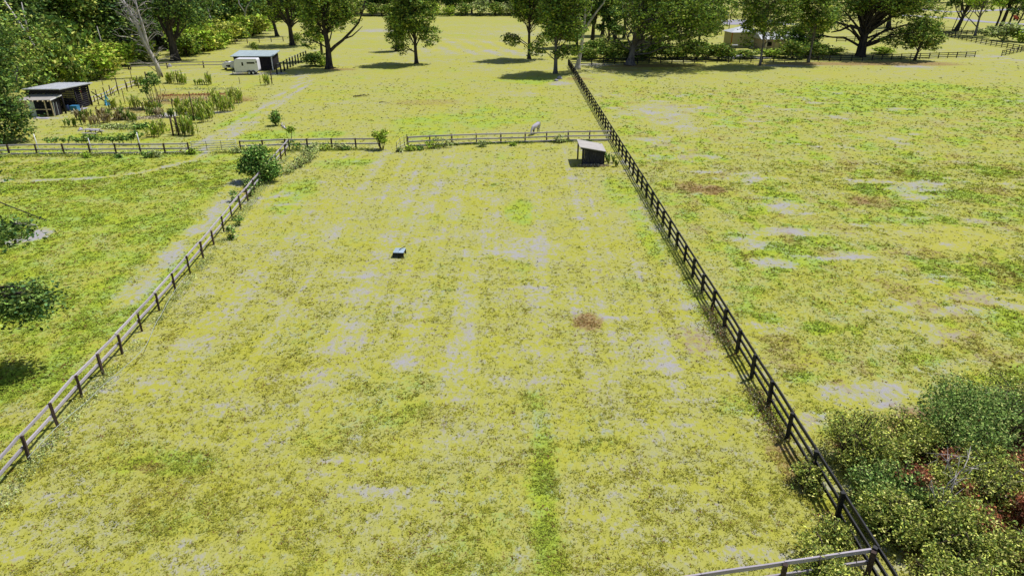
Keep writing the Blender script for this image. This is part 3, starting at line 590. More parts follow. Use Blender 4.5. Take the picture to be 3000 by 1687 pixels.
# ---- rounded big shrubs nearer by, each with its own foliage
def bush(label, X, Y, blobs, pal, n, size, seed, clump=.16, name='bush', stems=M_BROWNWOOD, flat=.6, zmin=.02, aspect=.6, shell=.45, stem_r=.035, cat='bush', group=None):
    r = np.random.RandomState(seed); e = thing(name, label, cat, (X, Y, gz_at(X, Y) - .02), 0, group); mb = MB()
    for b_ in blobs:
        for k in range(3):
            q = np.array(b_[:3]) + r.randn(3) * np.array(b_[3:6]) * .4; mb.tube(bend_path((b_[0] * .35, b_[1] * .35, 0), q, r, .12, 4), list(np.linspace(stem_r, stem_r * .3, 5)), 4)
    mb.obj('stem', stems, e, True)
    link('foliage', crown_mesh('foliage', blobs, n, size, pal, r, clump, zmin, 8, shell, flat, aspect=aspect), e)
    return e
X, Y = G(768, 530)
bush('big round dark green shrub swallowing the grey fence below the tape gate', X, Y, [(0, 0, 1.5, 1.5, 1.3, 1.2), (-1.2, 0, 1.4, .9, .9, .8), (.9, -.2, 1.2, 1.0, 1, .9), (-.2, .2, 2.6, 1.0, 1, .7), (.5, 0, .8, .9, .9, .7), (-.8, .3, 2.3, .8, .8, .6)], 'vine', 5200, .115, 41, .22, shell=.5)
X, Y = G(1119, 438)
bush('small leafy tree growing at the end post of the middle fence', X, Y, [(0, 0, 1.2, .7, .6, .5), (-.5, 0, 1.7, .45, .4, .35), (.4, 0, 1.9, .4, .4, .35)], 'lime', 700, .11, 42, .16)
X, Y = G(808, 368)
bush('weedy young bush beside a pale fallen branch above the fence', X, Y, [(0, 0, .9, .7, .6, .6), (.1, 0, 1.5, .4, .4, .4)], 'vine', 750, .12, 43, .16)
X, Y = G(853, 415)
bush('small leafy sprout poking over the fence corner', X, Y, [(0, 0, 1.4, .5, .4, .35)], 'lime', 260, .11, 44, .14)
X, Y = G(460, 318)
e = bush('spindly garden sapling with two thin stems in front of the dead tree', X, Y, [(-.6, 0, 3.5, .9, .8, .7), (.6, 0, 3.9, .7, .7, .6), (-1.0, 0, 2.6, .6, .6, .45), (.2, 0, 4.5, .6, .6, .5)], 'vine', 850, .15, 45, .2, name='sapling', stem_r=.045, cat='tree')
bush('leafy clump around the foot of the garden sapling', X + .2, Y - .3, [(0, 0, .5, .9, .6, .4)], 'oak', 350, .12, 46, .15)
weeds = [(860, 440), (955, 440), (990, 438), (1010, 440), (1265, 434), (1290, 432), (1230, 440), (1200, 442), (1640, 418), (430, 462), (560, 452), (692, 448), (720, 446), (775, 446), (455, 460), (350, 462), (250, 462), (1170, 445), (905, 440), (1500, 427), (1410, 430)]
for i, (u, v) in enumerate(weeds):
    X, Y = G(u, v); s = random.uniform(.35, .75) * (1.4 if u in (860, 955, 990, 1265, 1290) else .8)
    bush('weed clump sprouting along the foot of the brown cross fence', X, Y, [(0, 0, s * .7, s, s * .7, s * .7), (s * .8, 0, s * .5, s * .6, s * .5, s * .5)], ['vine', 'lime', 'pale'][i % 3], 240, .10, 400 + i, .12, name='weed_clump', cat='weeds', group='weed clumps along the cross fence')
X, Y = G(880, 500)
bush('straggly dry thicket of straw coloured weeds against the fence corner', G(880, 490)[0], G(880, 490)[1], [(-.6, -2, .4, .6, .9, .4), (0, 0, .6, .6, .9, .5), (.3, 2.2, .8, .6, 1, .6), (.5, 4.2, .9, .5, 1, .6)], 'pale', 1700, .085, 47, .16, name='dry_thicket', cat='weeds')
for i, (u, v) in enumerate([(725, 560), (745, 555), (760, 545), (700, 660), (680, 700), (735, 575), (690, 590)]):
    X, Y = G(u, v); bush('upright dark green weed clump on the grey fence below the round shrub', X, Y, [(0, 0, .5, .35, .3, .5)], 'vine', 170, .09, 430 + i, .09, name='weed_clump', cat='weeds', group='weed clumps on the grey fence below the shrub')

# ---- scrub in the lower right corner
SCR = [('large domed grey-green bush, highest of the scrub in the lower right', 20.6, 25.4, 2.6, 2.5, 'scrubg', 13000, 1.0), ('yellow-green bush against the black fence, left end of the scrub', 15.3, 24.3, 1.6, 1.9, 'scrub', 6500, .8),
       ('low bush joining the fence bush to the domed bush', 17.7, 24.6, 1.4, 1.6, 'scrub', 4500, .7), ('yellow leafed bush in the middle of the scrub', 18.4, 22.0, 1.9, 1.7, 'scrub', 8000, .8),
       ('dark green bush pressed against the black fence below the middle', 15.2, 21.6, 1.5, 1.5, 'scrubg', 6500, .7), ('leafy tangle hanging over the black fence near the corner post', 13.6, 19.4, 1.2, 1.4, 'scrub', 5500, .8),
       ('olive bush right of the fence corner', 15.6, 18.6, 1.7, 1.5, 'scrub', 8000, .7), ('bush in the bottom right corner of the picture', 17.6, 17.0, 1.7, 1.5, 'scrub', 7500, .7), ('bright bush below the pale dead twigs', 20.2, 19.3, 1.7, 1.2, 'scrub', 6000, .6),
       ('bush on the right edge below the reddish bramble', 23.0, 19.6, 1.1, 1.0, 'scrub', 3000, .6), ('far bush on the right edge above the domed bush', 26.4, 28.8, 2.4, 1.2, 'scrub', 6500, .7), ('small bush before the corner at the bottom edge', 14.3, 16.6, 1.3, 1.3, 'scrub', 5500, .7),
       ('bush growing through the pale bottom fence rail', 10.0, 16.3, .9, 1.2, 'scrub', 4200, .6), ('bush on the right edge behind the domed bush', 23.6, 26.6, 1.5, 1.2, 'scrubg', 5500, .7), ('tall weedy tuft left of the black fence near its lower end', 11.15, 18.4, .5, .6, 'scrub', 1500, .5),
       ('dark leafy vine clump on the left of the black fence', 11.35, 21.3, .45, .7, 'scrub', 1500, .5)]
for i, (lab, X, Y, rad, h, pal, n, bs) in enumerate(SCR):
    left_ = X < 11.6; X -= 0 if left_ else (1.2 if Y > 20 else .3); Y -= .3 if left_ else (1.8 if Y > 20 else .8); X -= 2.2 if 'far bush' in lab else 0; Y -= 1.2 if 'far bush' in lab else 0; rad *= 1.1; n = int(n * 1.5); h *= .95; X = max(X, 12.2 + rad * .35) if X > 11.6 else X
    r = np.random.RandomState(500 + i); B = []
    for k in range(11):
        a = r.rand() * 6.28; q = rad * math.sqrt(r.rand()) * .75; s = rad * (.28 + .18 * r.rand()); z = h * (1 - .55 * (q / rad) ** 2) * (.35 + .55 * r.rand())
        B.append((math.cos(a) * q, math.sin(a) * q, z, s, s, s * .75))
    B.append((0, 0, h * .75, rad * .45, rad * .45, h * .25))
    if X < 11.6: B = [(b_[0] * .8, b_[1] * 2.2, b_[2], b_[3], b_[4] * 1.3, b_[5]) for b_ in B]
    for k in range(16):
        a = r.rand() * 6.28; q = rad * math.sqrt(r.rand()) * .95; B.append((math.cos(a) * q, math.sin(a) * q, h * (1 - .5 * (q / rad) ** 2) * (.8 + .35 * r.rand()), .13, .13, .3 + .25 * r.rand()))
    bush(lab, X, Y, B, pal, int(n * .95), .055, 600 + i, .13, name='scrub_bush', shell=.35, flat=.7, aspect=.5)
RED = [(22.2, 21.2, 1.7), (23.6, 19.0, 1.5), (21.4, 18.9, .9), (19.2, 20.6, .8), (16.4, 21.9, .7), (24.8, 23.4, 1.6), (22.5, 23.0, 2.0), (24.6, 21.5, 1.8), (18.8, 23.4, 1.0), (21.2, 17.6, 1.5), (24, 18.6, 1.6), (17, 20.1, 1.0), (27, 25, 1.8), (18.9, 18.3, 1.), (28.5, 23.5, 2.0), (26, 27.2, 1.5), (26.5, 22, 2.)]
for i, (X, Y, rad) in enumerate(RED):
    X -= 1.3; Y -= 1.9
    r = np.random.RandomState(700 + i); B = [(r.randn() * rad * .45, r.randn() * rad * .45, .35 + 1.0 * r.rand(), rad * .35, rad * .35, .35) for _ in range(9)]
    bush('low tangle of dead reddish brown bramble among the green scrub', X, Y, B, 'red', int(2900 * rad), .05, 720 + i, .14, name='bramble', shell=.2, flat=.8, cat='bramble', group='reddish brambles in the scrub', stem_r=.012)
r = np.random.RandomState(77)
for i, (u, v, h, lab) in enumerate([(2800, 1370, 1.6, 'pale bare twigs sticking up from the scrub, upper of three'), (2760, 1440, 1.3, 'long pale dead stem lying across the scrub'), (2910, 1420, 1.0, 'spray of bleached twigs on the reddish bramble'), (2950, 1190, .6, 'bleached bare branches on the dry ground above the scrub')]):
    X, Y = G(u, v, h); mb = MB()
    for k in range(9):
        a = r.rand() * 6.28; L = .7 + .9 * r.rand(); q = (X + math.cos(a) * L * .8, Y + math.sin(a) * L * .5, h + r.rand() * .7)
        p = bend_path((X, Y, h * .3), q, r, .15, 4); mb.tube(p, [.022, .02, .016, .012, .006], 4)
        for j in range(2): mb.tube([p[3], tuple(np.array(p[3]) + r.randn(3) * .3)], [.01, .004], 3)
    tag(mb.obj('dead_twigs', M_PALEBARK), lab, 'twigs')

# ------------------------------------------------------------------ fences
UB = MB().box((0, 0, 0), (1, 1, 1))
def bar_meshes(mat, name, k=3):
    out = []
    for i in range(k):
        r = np.random.RandomState(i + 3); m = MB(); n = 4; V = []
        for j in range(n + 1):
            t = j / n - .5; o = r.randn(2) * .05 * (0 < j < n); w = 1 + r.randn() * .05
            V += [(t, -.5 * w + o[0], -.5 + o[1]), (t, .5 * w + o[0], -.5 + o[1]), (t, .5 * w + o[0], .5 + o[1]), (t, -.5 * w + o[0], .5 + o[1])]
        F = [(0, 1, 2, 3)[::-1], tuple(n * 4 + q for q in (0, 1, 2, 3))]
        for j in range(n):
            for q in range(4): q2 = (q + 1) % 4; F.append((j * 4 + q, j * 4 + q2, j * 4 + 4 + q2, j * 4 + 4 + q))
        m.add(V, F); out.append(m.mesh(name, mat))
    return out
_bm = {}
def bars(mat):
    if mat.name not in _bm: _bm[mat.name] = bar_meshes(mat, 'rail')
    return _bm[mat.name]
def put_bar(name, a, b, w, h, mat, parent, label=None):
    a = Vector(a); b = Vector(b); d = b - a; o = link(name, random.choice(bars(mat)), parent, (a + b) / 2, d.to_track_quat('X', 'Z').to_euler(), (d.length, w, h))
    if label: o['label'] = label
    return o
def spaced(P, sp):
    out = [Vector((*P[0], 0))]
    for a, b in zip(P[:-1], P[1:]):
        a = Vector((*a, 0)); b = Vector((*b, 0)); n = max(1, int(round((b - a).length / sp)))
        out += [a.lerp(b, (i + 1) / n) for i in range(n)]
    return out
def fence(label, P, rails, mat_r, mat_p=None, sp=2.42, ph=1.3, pw=.13, rw=.14, rt=.035, side=1, jit=.02, name='board_fence', skip=(), rjit=.0, round_rail=False, pvar=0.0, lowprob=1.0):
    mat_p = mat_p or mat_r; pts = spaced(P, sp); e = thing(name, label, 'fence', (pts[0].x, pts[0].y, 0)); O = pts[0].copy(); tops = []
    for i, p in enumerate(pts):
        z = gz_at(p.x, p.y); h = ph + random.uniform(-1, 1) * (jit + pvar); d = p - O
        lx, ly = random.uniform(-1, 1) * jit * .7, random.uniform(-1, 1) * jit * .7
        put_bar('post', (d.x, d.y, z - .3), (d.x + lx, d.y + ly, z + h), pw, pw, mat_p, e); tops.append(z)
    for i in range(len(pts) - 1):
        if i in skip: continue
        a = pts[i] - O; b = pts[i + 1] - O; t = (b - a).normalized(); nn = Vector((-t.y, t.x, 0)) * side * (pw / 2 + rt / 2 + .004)
        for k, rh in enumerate(rails):
            if k == len(rails) - 1 and random.random() > lowprob: continue
            h1 = rh + random.uniform(-1, 1) * rjit; h2 = rh + random.uniform(-1, 1) * rjit
            put_bar('rail', a + nn + Vector((0, 0, tops[i] + h1)) + t * .006, b + nn + Vector((0, 0, tops[i + 1] + h2)) - t * .006, rt, rw, mat_r, e)
    return e
fence('long black three rail board fence running from the lower right corner to the far oaks', [(11.62, 11.8), (11.62, 147.0)], (1.20, .76, .33), M_BLACK, ph=1.3, pw=.15, rw=.15, rt=.055, side=-1, jit=.045, rjit=.015)
fence('black three rail board fence crossing in front of the right hand oaks', [(11.6, 148.6), (21.5, 151.4), (50.8, 153.8), (76, 157), (104.5, 163.8)], (1.12, .70, .30), M_BLACK, ph=1.25, pw=.16, rw=.14, rt=.04, side=-1)
fence('black board fence curving away along the far right edge', [(112, 166), (123.9, 176.0), (124.6, 190), (126, 205), (128.5, 218)][::-1], (1.15, .72, .3), M_BLACK, ph=1.3, pw=.16, rw=.14, rt=.04, side=1)
fence('far black fence running left from the bare corner behind the right hand oaks', [(127, 219), (138, 223), (147, 226)], (1.15, .7, .3), M_BLACK, ph=1.3, pw=.16, rw=.14)
FF = GP([(2740, 91), (2815, 94)]); fence('grey far fence with a short open end near the leaning tree', FF, (1.2, .6), M_BLACK, ph=1.3, pw=.16, rw=.12)
FF = GP([(2450, 123), (2530, 122), (2640, 120)]); fence('black paddock fence directly behind the great oak trunk', FF, (1.15, .7, .3), M_BLACK, ph=1.3, pw=.16, rw=.14)
FF = GP([(2535, 98), (2600, 106), (2700, 118)]); fence('sloping black fence in the paddocks behind the great oak', FF, (1.15, .7, .3), M_BLACK, ph=1.3, pw=.16, rw=.14)
FF = GP([(2540, 78), (2660, 88)]); fence('black fence below the twin trunked tree', FF, (1.15, .7, .3), M_BLACK, ph=1.3, pw=.16, rw=.14)
FF = GP([(2120, 55), (2250, 55), (2330, 58)]); fence('black rail fence along the near side of the pale riding yard', FF, (1.15, .7, .3), M_BLACK, ph=1.3, pw=.2, rw=.16)
FF = GP([(2085, 34), (2200, 34), (2330, 38)]); fence('dark fence on the far side of the pale riding yard', FF, (1.15, .55), M_BLACK, ph=1.3, pw=.2, rw=.2)
FF = GP([(2090, 43), (2130, 43)]); fence('short double rail by the riding yard', FF, (1.15, .55), M_BLACK, ph=1.3, pw=.2, rw=.2)
FF = GP([(2400, 70), (2560, 62)]); fence('thin dark fence glimpsed through the great oak', FF, (1.15, .55), M_BLACK, ph=1.3, pw=.2, rw=.18)
# weathered brown-grey fences round the paddock
fence('weathered two rail fence along the left side of the paddock, one brown post snapped high', DX, (1.13, .62), M_RAILGREY, M_BROWNWOOD, ph=1.16, pw=.105, rw=.12, rt=.07, pvar=.05, side=1, jit=.05, rjit=.035, name='rail_fence')
AX = [(-62, 72.4), (-53.6, 73.0), (-48, 73.4), (-42.4, 73.4), (-34.8, 73.9)]
fence('brown rail fence below the garden, left of the tube gate', AX, (1.02, .52, .10), M_GREYWOOD, M_BROWNWOOD, sp=2.6, ph=1.15, pw=.14, rw=.14, rt=.09, side=1, jit=.03, rjit=.02, name='rail_fence')
fence('brown rail fence between the tube gate and the small leafy tree', [(-29.6, 74.9), (-22.5, 75.7), (-14.6, 76.1)], (1.05, .55), M_GREYWOOD, M_BROWNWOOD, sp=2.6, ph=1.15, pw=.13, rw=.15, rt=.09, side=1, jit=.03, rjit=.02, name='rail_fence')
fence('pale rail fence the horse grazes behind', [(-11.6, 76.8), (-6.8, 78.0), (1.5, 79.1), (11.45, 80.2)], (1.08, .58, .12), M_GREYWOOD, M_BROWNWOOD, sp=2.42, ph=1.18, pw=.12, rw=.15, rt=.09, side=-1, jit=.02, rjit=.015, name='rail_fence')
fence('grey fence with thick weathered rails crossing the bottom right corner', [(11.5, 16.5), (8.53, 15.97), (5.8, 15.46), (3.1, 14.95), (.2, 14.4)], (1.15, .62), M_RAILGREY, M_BROWNWOOD, sp=2.75, ph=1.2, pw=.15, rw=.15, rt=.06, side=-1, jit=.02, rjit=.01, name='rail_fence')
fence('pale two rail fence behind the dead tree at the top of the garden', [(-75.4, 142.4), (-69, 144.2), (-62, 145), (-53, 146)], (1.15, .62), M_GREYWOOD, M_BROWNWOOD, sp=4.8, ph=1.35, pw=.2, rw=.17, rt=.06, side=-1, name='rail_fence')
fence('black fence panels at the shrubs left of the pale fence', [(-84, 136), (-79.5, 138.6), (-75.6, 142)], (1.25, .75, .25), M_BLACK, ph=1.4, pw=.2, rw=.15, sp=2.4)
fence('thin rail fence in the strip of pasture far behind the trailer', GP([(690, 130), (760, 126), (830, 122), (900, 121)]), (1.1, .55), M_GREYWOOD, M_BROWNWOOD, sp=3.6, ph=1.2, pw=.16, rw=.08, rt=.04, name='rail_fence')
fence('dark wood edge fence beyond the far field', [(-93, 312), (-30, 316)], (1.1, .6), M_GREYWOOD, M_BROWNWOOD, sp=4.2, ph=1.2, pw=.16, rw=.12, rt=.05, name='rail_fence')
fence('low garden fence with pale fallen rails right of the log shed', [G(256, 308), G(300, 292), G(345, 268), G(400, 252), G(432, 244)], (.75, .3), M_GREYWOOD, M_BROWNWOOD, sp=3.0, ph=.9, pw=.10, rw=.10, rt=.05, rjit=.12, name='rail_fence')
# fence of black posts with pale tape running to the big oak
pts = [G(812, 218), G(824, 213), G(834, 209), G(843, 203), G(851, 198), G(859, 195), G(867, 190), G(875, 187), G(883, 183), G(891, 180), G(898, 176)]
e = thing('tape_fence', 'row of dark posts with pale tape from the grey shed to the big forked oak', 'fence', (*pts[0], 0)); O = Vector((*pts[0], 0)); prev = None
for p in pts:
    d = Vector((*p, 0)) - O; put_bar('post', (d.x, d.y, -.2), (d.x, d.y, 1.9), .24, .24, M_BLACK, e)
    if prev is not None:
        for z in (1.8, 1.2): put_bar('tape', prev + Vector((0, -.13, z)), d + Vector((0, -.13, z)), .02, .10 if z > 1.5 else .05, M_TAPE, e)
    prev = d
# wire panel at the gap
pts = [G(1163, 447), G(1173, 434), G(1185, 428), G(1192, 425)]
e = thing('wire_fence', 'short bent wire fence of thin dark stakes at the paddock gap', 'fence', (*pts[0], 0)); O = Vector((*pts[0], 0)); prev = None
for p in pts:
    d = Vector((*p, 0)) - O; put_bar('stake', (d.x, d.y, -.2), (d.x, d.y, 1.15), .05, .05, M_RUST, e)
    if prev is not None:
        for z in (1.05, .6, .25): put_bar('wire', prev + Vector((0, 0, z)), d + Vector((0, 0, z)), .015, .02, M_METAL, e)
    prev = d
# sagging white electric tape along the left fence
mb = MB(); T = []
for y in np.linspace(22, 40, 40):
    f = (y - 22) / 18; T.append((float(dfence_x(y)) + .35 + 1.0 * math.exp(-((y - 30.5) / 3.2) ** 2), y, gz_at(-19, y) + .18 + .55 * abs(math.cos(f * 6.5)) * .6))
mb.tube(T, .014, 4); tag(mb.obj('fence_tape', M_TAPE, None, True), 'slack white electric tape sagging off the left fence onto the grass', 'fence tape')
# ---- tube gate
gx0, gy0 = -34.45, 73.95; gx1, gy1 = -29.95, 74.8
e = thing('tube_gate', 'wide galvanised tube gate closed in the brown cross fence', 'gate', (gx0, gy0, 0)); dx, dy = gx1 - gx0, gy1 - gy0
for z in (.22, .46, .70, .95, 1.22): mb = MB(); mb.tube([(0, 0, z), (dx, dy, z + .03)], .036, 6); mb.obj('bar', M_METAL, e, True)
for t in (0, .33, .66, 1.0): mb = MB(); mb.tube([(dx * t, dy * t - .035, .2), (dx * t, dy * t - .035, 1.24)], .028, 6); mb.obj('upright', M_METAL if t in (0, 1.0) else M_BROWNWOOD, e, True)

# ------------------------------------------------------------------ buildings
def slab(mb, quad, t, mi=0):                                # four corners (x,y,z), thickness down
    q = [Vector(p) for p in quad]; v = q + [p - Vector((0, 0, t)) for p in q]
    mb.add(v, [(0, 1, 2, 3), (7, 6, 5, 4), (0, 4, 5, 1), (1, 5, 6, 2), (2, 6, 7, 3), (3, 7, 4, 0)], mi)
# S3 small horse shelter by the black fence
e = thing('field_shelter', 'small dark plank field shelter with pale sloping roof, open on its left', 'shed', (7.15, 68.8, 0)); O = Vector((7.15, 68.8, 0))
mb = MB(); slab(mb, [(-.40, -.35, 1.96), (2.25, -.35, 1.50), (2.25, 3.1, 1.50), (-.40, 3.1, 1.96)], .07); mb.obj('roof', M_ROOFTAN, e)
for i in range(14):
    x = .06 + i * .149; mb = MB(); top = 1.86 - .46 * (x + .4) / 2.65 - .08; mb.box((x, random.uniform(-.012, .012), top / 2), (.140, .03, top - random.uniform(0, .06))); mb.obj('plank', M_DARKPLANK, e)
for x, y, h in [(-.28, 2.6, 1.84), (2.12, .12, 1.38), (2.12, 2.7, 1.38), (-.02, .1, 1.80), (-.28, .4, 1.0)]:
    if h > 1.1: mb = MB(); mb.box((x, y, h / 2), (.15, .15, h)); mb.obj('post', M_BLACK, e)
for y0, y1, x, h in [(.2, 2.62, 2.13, 1.36)]:
    for k in range(6): mb = MB(); mb.box((x, (y0 + y1) / 2, .12 + k * .225), (.03, y1 - y0, .21)); mb.obj('plank', M_DARKWOOD, e)
for k in range(7): mb = MB(); mb.box((1.25, 2.78, .12 + k * .225), (1.6, .03, .21)); mb.obj('plank', M_DARKWOOD, e)
mb = MB(); mb.bar((-.3, -.29, 1.80), (2.2, -.29, 1.36), .06, .12); mb.obj('fascia', M_BLACK, e)
# S2 run-in shed behind the trailer
e = thing('run_in_shed', 'long dark run-in shed with blue-grey metal roof behind the white trailer', 'shed', (-54.2, 141.2, 0), R(1.0))
mb = MB(); slab(mb, [(-.5, -.6, 2.72), (7.65, -.6, 2.72), (7.65, 5.0, 3.25), (-.5, 5.0, 3.25)], .12); mb.obj('roof', M_ROOFBLUE, e)
for k in range(16): mb = MB(); a = -.5 + k * .51 + .2; mb.bar((a, -.6, 2.74), (a, 5.0, 3.27), .04, .04); mb.obj('roof_rib', M_ROOFBLUE, e)
for k in range(11): mb = MB(); mb.box((5.85, 0, .18 + k * .225), (2.6, .04, .195 if k % 3 else .17)); mb.obj('board', M_DARKWOOD, e)
for k in range(12): mb = MB(); mb.box((7.25, 2.3, .15 + k * .225), (.04, 4.5, .215)); mb.obj('board', M_DARKWOOD, e)
for k in range(12): mb = MB(); mb.box((3.55, 4.5, .15 + k * .235), (7.3, .04, .225)); mb.obj('board', M_DARKWOOD, e)
for k in range(12): mb = MB(); mb.box((0, 2.3, .15 + k * .225), (.04, 4.5, .215)); mb.obj('board', M_DARKWOOD, e)
for x, y, m in [(.05, -.05, M_DARKWOOD), (4.45, -.06, M_DARKWOOD), (7.3, -.06, M_WHITE)]:
    mb = MB(); mb.box((x, y, 1.3), (.17, .17, 2.6)); o = mb.obj('post', m, e)
    if m is M_WHITE: o['label'] = 'pale corner post'
mb = MB(); mb.box((3.5, -.1, 2.5), (7.2, .12, .24)); mb.obj('beam', M_DARKWOOD, e)
# S1 garden shed
e = thing('garden_shed', 'open sided log garden shed with pale sheet roof at the left', 'shed', (-65.6, 96.4, 0))
mb = MB(); slab(mb, [(-.3, -.8, 3.42), (4.75, -.8, 3.42), (4.75, 7.2, 3.12), (-.3, 7.2, 3.12)], .12); mb.obj('roof', M_ROOF, e)
for k in range(7): mb = MB(); a = 0.0 + k * .72; mb.bar((a, -.8, 3.44), (a, 7.2, 3.14), .04, .03); mb.obj('roof_rib', M_ROOF, e)
for x, y in [(.05, 0), (4.3, 0), (4.2, 6.6), (.05, 6.6), (4.25, 3.2), (2.2, 0)]:
    mb = MB(); mb.tube([(x, y, 0), (x + .03, y, 3.15)], .13, 8); mb.obj('post', M_DARKWOOD, e, True)
for k in range(11): mb = MB(); z = .2 + k * .27; mb.tube([(4.18, 3.3, z), (4.14, 6.55, z)], .105, 7); mb.obj('log', M_DARKWOOD, e, True)
for k in range(11): mb = MB(); z = .2 + k * .27; mb.tube([(.1, 6.5, z), (4.1, 6.5, z)], .115, 7); mb.obj('log', M_DARKWOOD, e, True)
for k in range(10): mb = MB(); z = .2 + k * .27; mb.tube([(.05, .1, z), (.05, 6.5, z)], .125, 7); mb.obj('log', M_DARKWOOD, e, True)
for k in range(10): mb = MB(); z = .2 + k * .27; mb.tube([(.2, 3.1, z), (4.1, 3.1, z)], .13, 7); mb.obj('log', M_DARKWOOD, e, True)
mb = MB(); mb.box((4.45, 3.2, 3.0), (.12, 7.4, .3)); mb.obj('beam', M_DARKWOOD, e)
mb = MB(); mb.box((2.2, -.25, 3.0), (4.6, .12, .45)); mb.obj('fascia', M_DARKWOOD, e)
# lean-to
e = thing('lean_to', 'tan framed lean-to with pale roof and bare posts in front of the garden shed', 'shed', (-65.0, 94.2, 0))
mb = MB(); slab(mb, [(-.9, -.1, 2.15), (3.35, -.1, 2.25), (3.75, 2.2, 2.66), (-.3, 2.2, 2.66)], .06); mb.obj('roof', M_ROOFTAN, e)
for x, y, h in [(2.62, 0, 2.2), (3.25, .3, 2.25), (0.05, 0, 2.1), (-.35, .4, 2.1)]:
    mb = MB(); mb.box((x, y, h / 2), (.13, .11, h)); mb.obj('post', M_TANWOOD, e)
mb = MB(); mb.box((.75, -.02, 1.02), (.82, .05, 1.95)); o = mb.obj('door', M_PANEL, e); o['label'] = 'pale green leaning door panel'
mb = MB(); mb.box((1.6, -.12, .98), (3.4, .06, .10)); mb.obj('rail', M_TANWOOD, e)
for k in range(5): mb = MB(); mb.bar((.5 + k * .68, -.28, 2.08), (.62 + k * .68, .9, 2.3), .08, .12); mb.obj('rafter', M_TANWOOD, e)
mb = MB(); mb.bar((3.42, .0, 2.18), (3.8, 2.1, 2.5), .05, .16); mb.obj('rafter', M_WHITE, e)
for k in range(7): mb = MB(); mb.box((3.34, .55 + k * .24, 1.05), (.04, .225, 2.1)); mb.obj('plank', M_DARKWOOD, e)
for k in range(14): mb = MB(); mb.box((-.2 + k * .25, 1.95, 1.15), (.24, .04, 2.3)); mb.obj('plank', M_DARKPLANK, e)
for k in range(2): mb = MB(); mb.bar((3.05 + .5 * k, -.05 + k * .1, 0), (2.98 + .4 * k, .35, 1.9), .04, .05); tag(mb.obj('loose_pole', M_METAL if k else M_PANEL), ['pale pole leaning inside the lean-to by the bare posts', 'grey metal pole leaning on the lean-to side'][k], 'pole').location = (-65.0 + .6, 94.15, 0)
# clutter beside the garden shed
def P3(u, v, h=0): x, y = G(u, v, h); return Vector((x, y, h))
c = P3(222, 326); mb = MB(); mb.box((0, 0, .36), (.95, .75, .72)); mb.box((0, 0, .75), (1.0, .8, .06)); o = mb.obj('blue_tub', M_BLUE); o.location = (c.x, c.y, 0); tag(o, 'big bright blue storage tub beside the garden shed', 'tub')
for i, (u, v, rr, hh, m, nm, lab) in enumerate([(198, 326, .30, .85, M_NAVY, 'barrel', 'navy barrel nearest the shed corner post'), (236, 316, .42, .5, M_PALEBLUE, 'round_tub', 'pale blue round tub at the far end of the shed clutter'), (203, 312, .3, .9, M_PALEBLUE, 'barrel', 'pale blue barrel behind the navy barrel'), (247, 311, .24, .8, M_METAL, 'milk_churn', 'grey metal churn at the shed\'s far corner'), (214, 333, .25, .3, M_YELLOW, 'bucket', 'pale yellow bucket in front of the blue tub')]):
    c = P3(u, v); mb = MB(); mb.tube([(0, 0, 0), (0, 0, hh * .08), (0, 0, hh * .5), (0, 0, hh * .92), (0, 0, hh)], [rr * .93, rr, rr * 1.04, rr, rr * .92], 14); o = mb.obj(nm, m, None, True); o.location = (c.x, c.y, 0); tag(o, lab, nm.split('_')[-1])
c = P3(246, 300); mb = MB()
for k in range(6): a = k * 1.05; mb.tube([(0, 0, .1 + 1.25), (math.cos(a) * .16, math.sin(a) * .12, 1.45), (math.cos(a) * .05, math.sin(a) * .05, 1.6)], [.1, .11, .04], 7)
mb.tube([(0, 0, 0), (0, 0, 1.35)], .05, 6); o = mb.obj('red_marker', M_RED, None, True); o.location = (c.x, c.y, 0); tag(o, 'red bundled hood on a short post by the shed corner', 'hood')
c = P3(150, 345); mb = MB(); mb.box((0, 0, .04), (1.9, .9, .06)); mb.box((-.8, .1, .1), (.5, .6, .05)); o = mb.obj('board_pile', M_STONEY); o.location = (c.x - .8, c.y - .6, 0); tag(o, 'pale flat boards lying on the grass before the lean-to', 'boards')
c = P3(250, 322); mb = MB(); mb.box((0, 0, .03), (1.3, 1.8, .05)); o = mb.obj('ground_sheet', M_STONEY); o.location = (c.x - .9, c.y + .4, .02); tag(o, 'pale sheet lying on the ground in front of the blue tub', 'sheet')
# blue tarp on a pole and crossed poles
b0 = P3(318, 308); mb = MB(); mb.tube([(0, 0, 0), (-.25, 0, 2.5)], .07, 6); o = mb.obj('garden_pole', M_RUST); o.location = b0; tag(o, 'leaning pole with the blue tarp tied round it', 'pole')
mb = MB(); r = np.random.RandomState(9); V = []; nseg = 9; ring = 12
for i in range(nseg):
    t = i / (nseg - 1); rad = .06 + .55 * (1 - t) ** 2.2
    for k in range(ring): a = k * 6.283 / ring; q = rad * (1 + .45 * math.sin(a * 3 + i * .5) + .2 * r.rand()); V.append((-.2 * t + math.cos(a) * q, math.sin(a) * q * .8, 1.75 * t + .02))
F = [(i * ring + k, i * ring + (k + 1) % ring, (i + 1) * ring + (k + 1) % ring, (i + 1) * ring + k) for i in range(nseg - 1) for k in range(ring)]
mb.add(V, F); o = mb.obj('tarp', simple('sky_blue_tarp', (.10, .45, .70), (.06, .34, .62), 3, None, .6, .3)); o.location = b0 + Vector((.05, -.05, 0)); tag(o, 'sky blue tarp bunched round a leaning pole right of the garden shed', 'tarp')
a, b_ = P3(315, 303), P3(290, 309); mb = MB(); mb.tube([a - b_, P3(267, 269, 2.2) - b_ + Vector((0, 0, 0))], [.09, .07], 6); o = mb.obj('leaning_beam', M_BLACK); o.location = b_; tag(o, 'thick dark beam leaning across the stakes left of the blue tarp', 'beam')
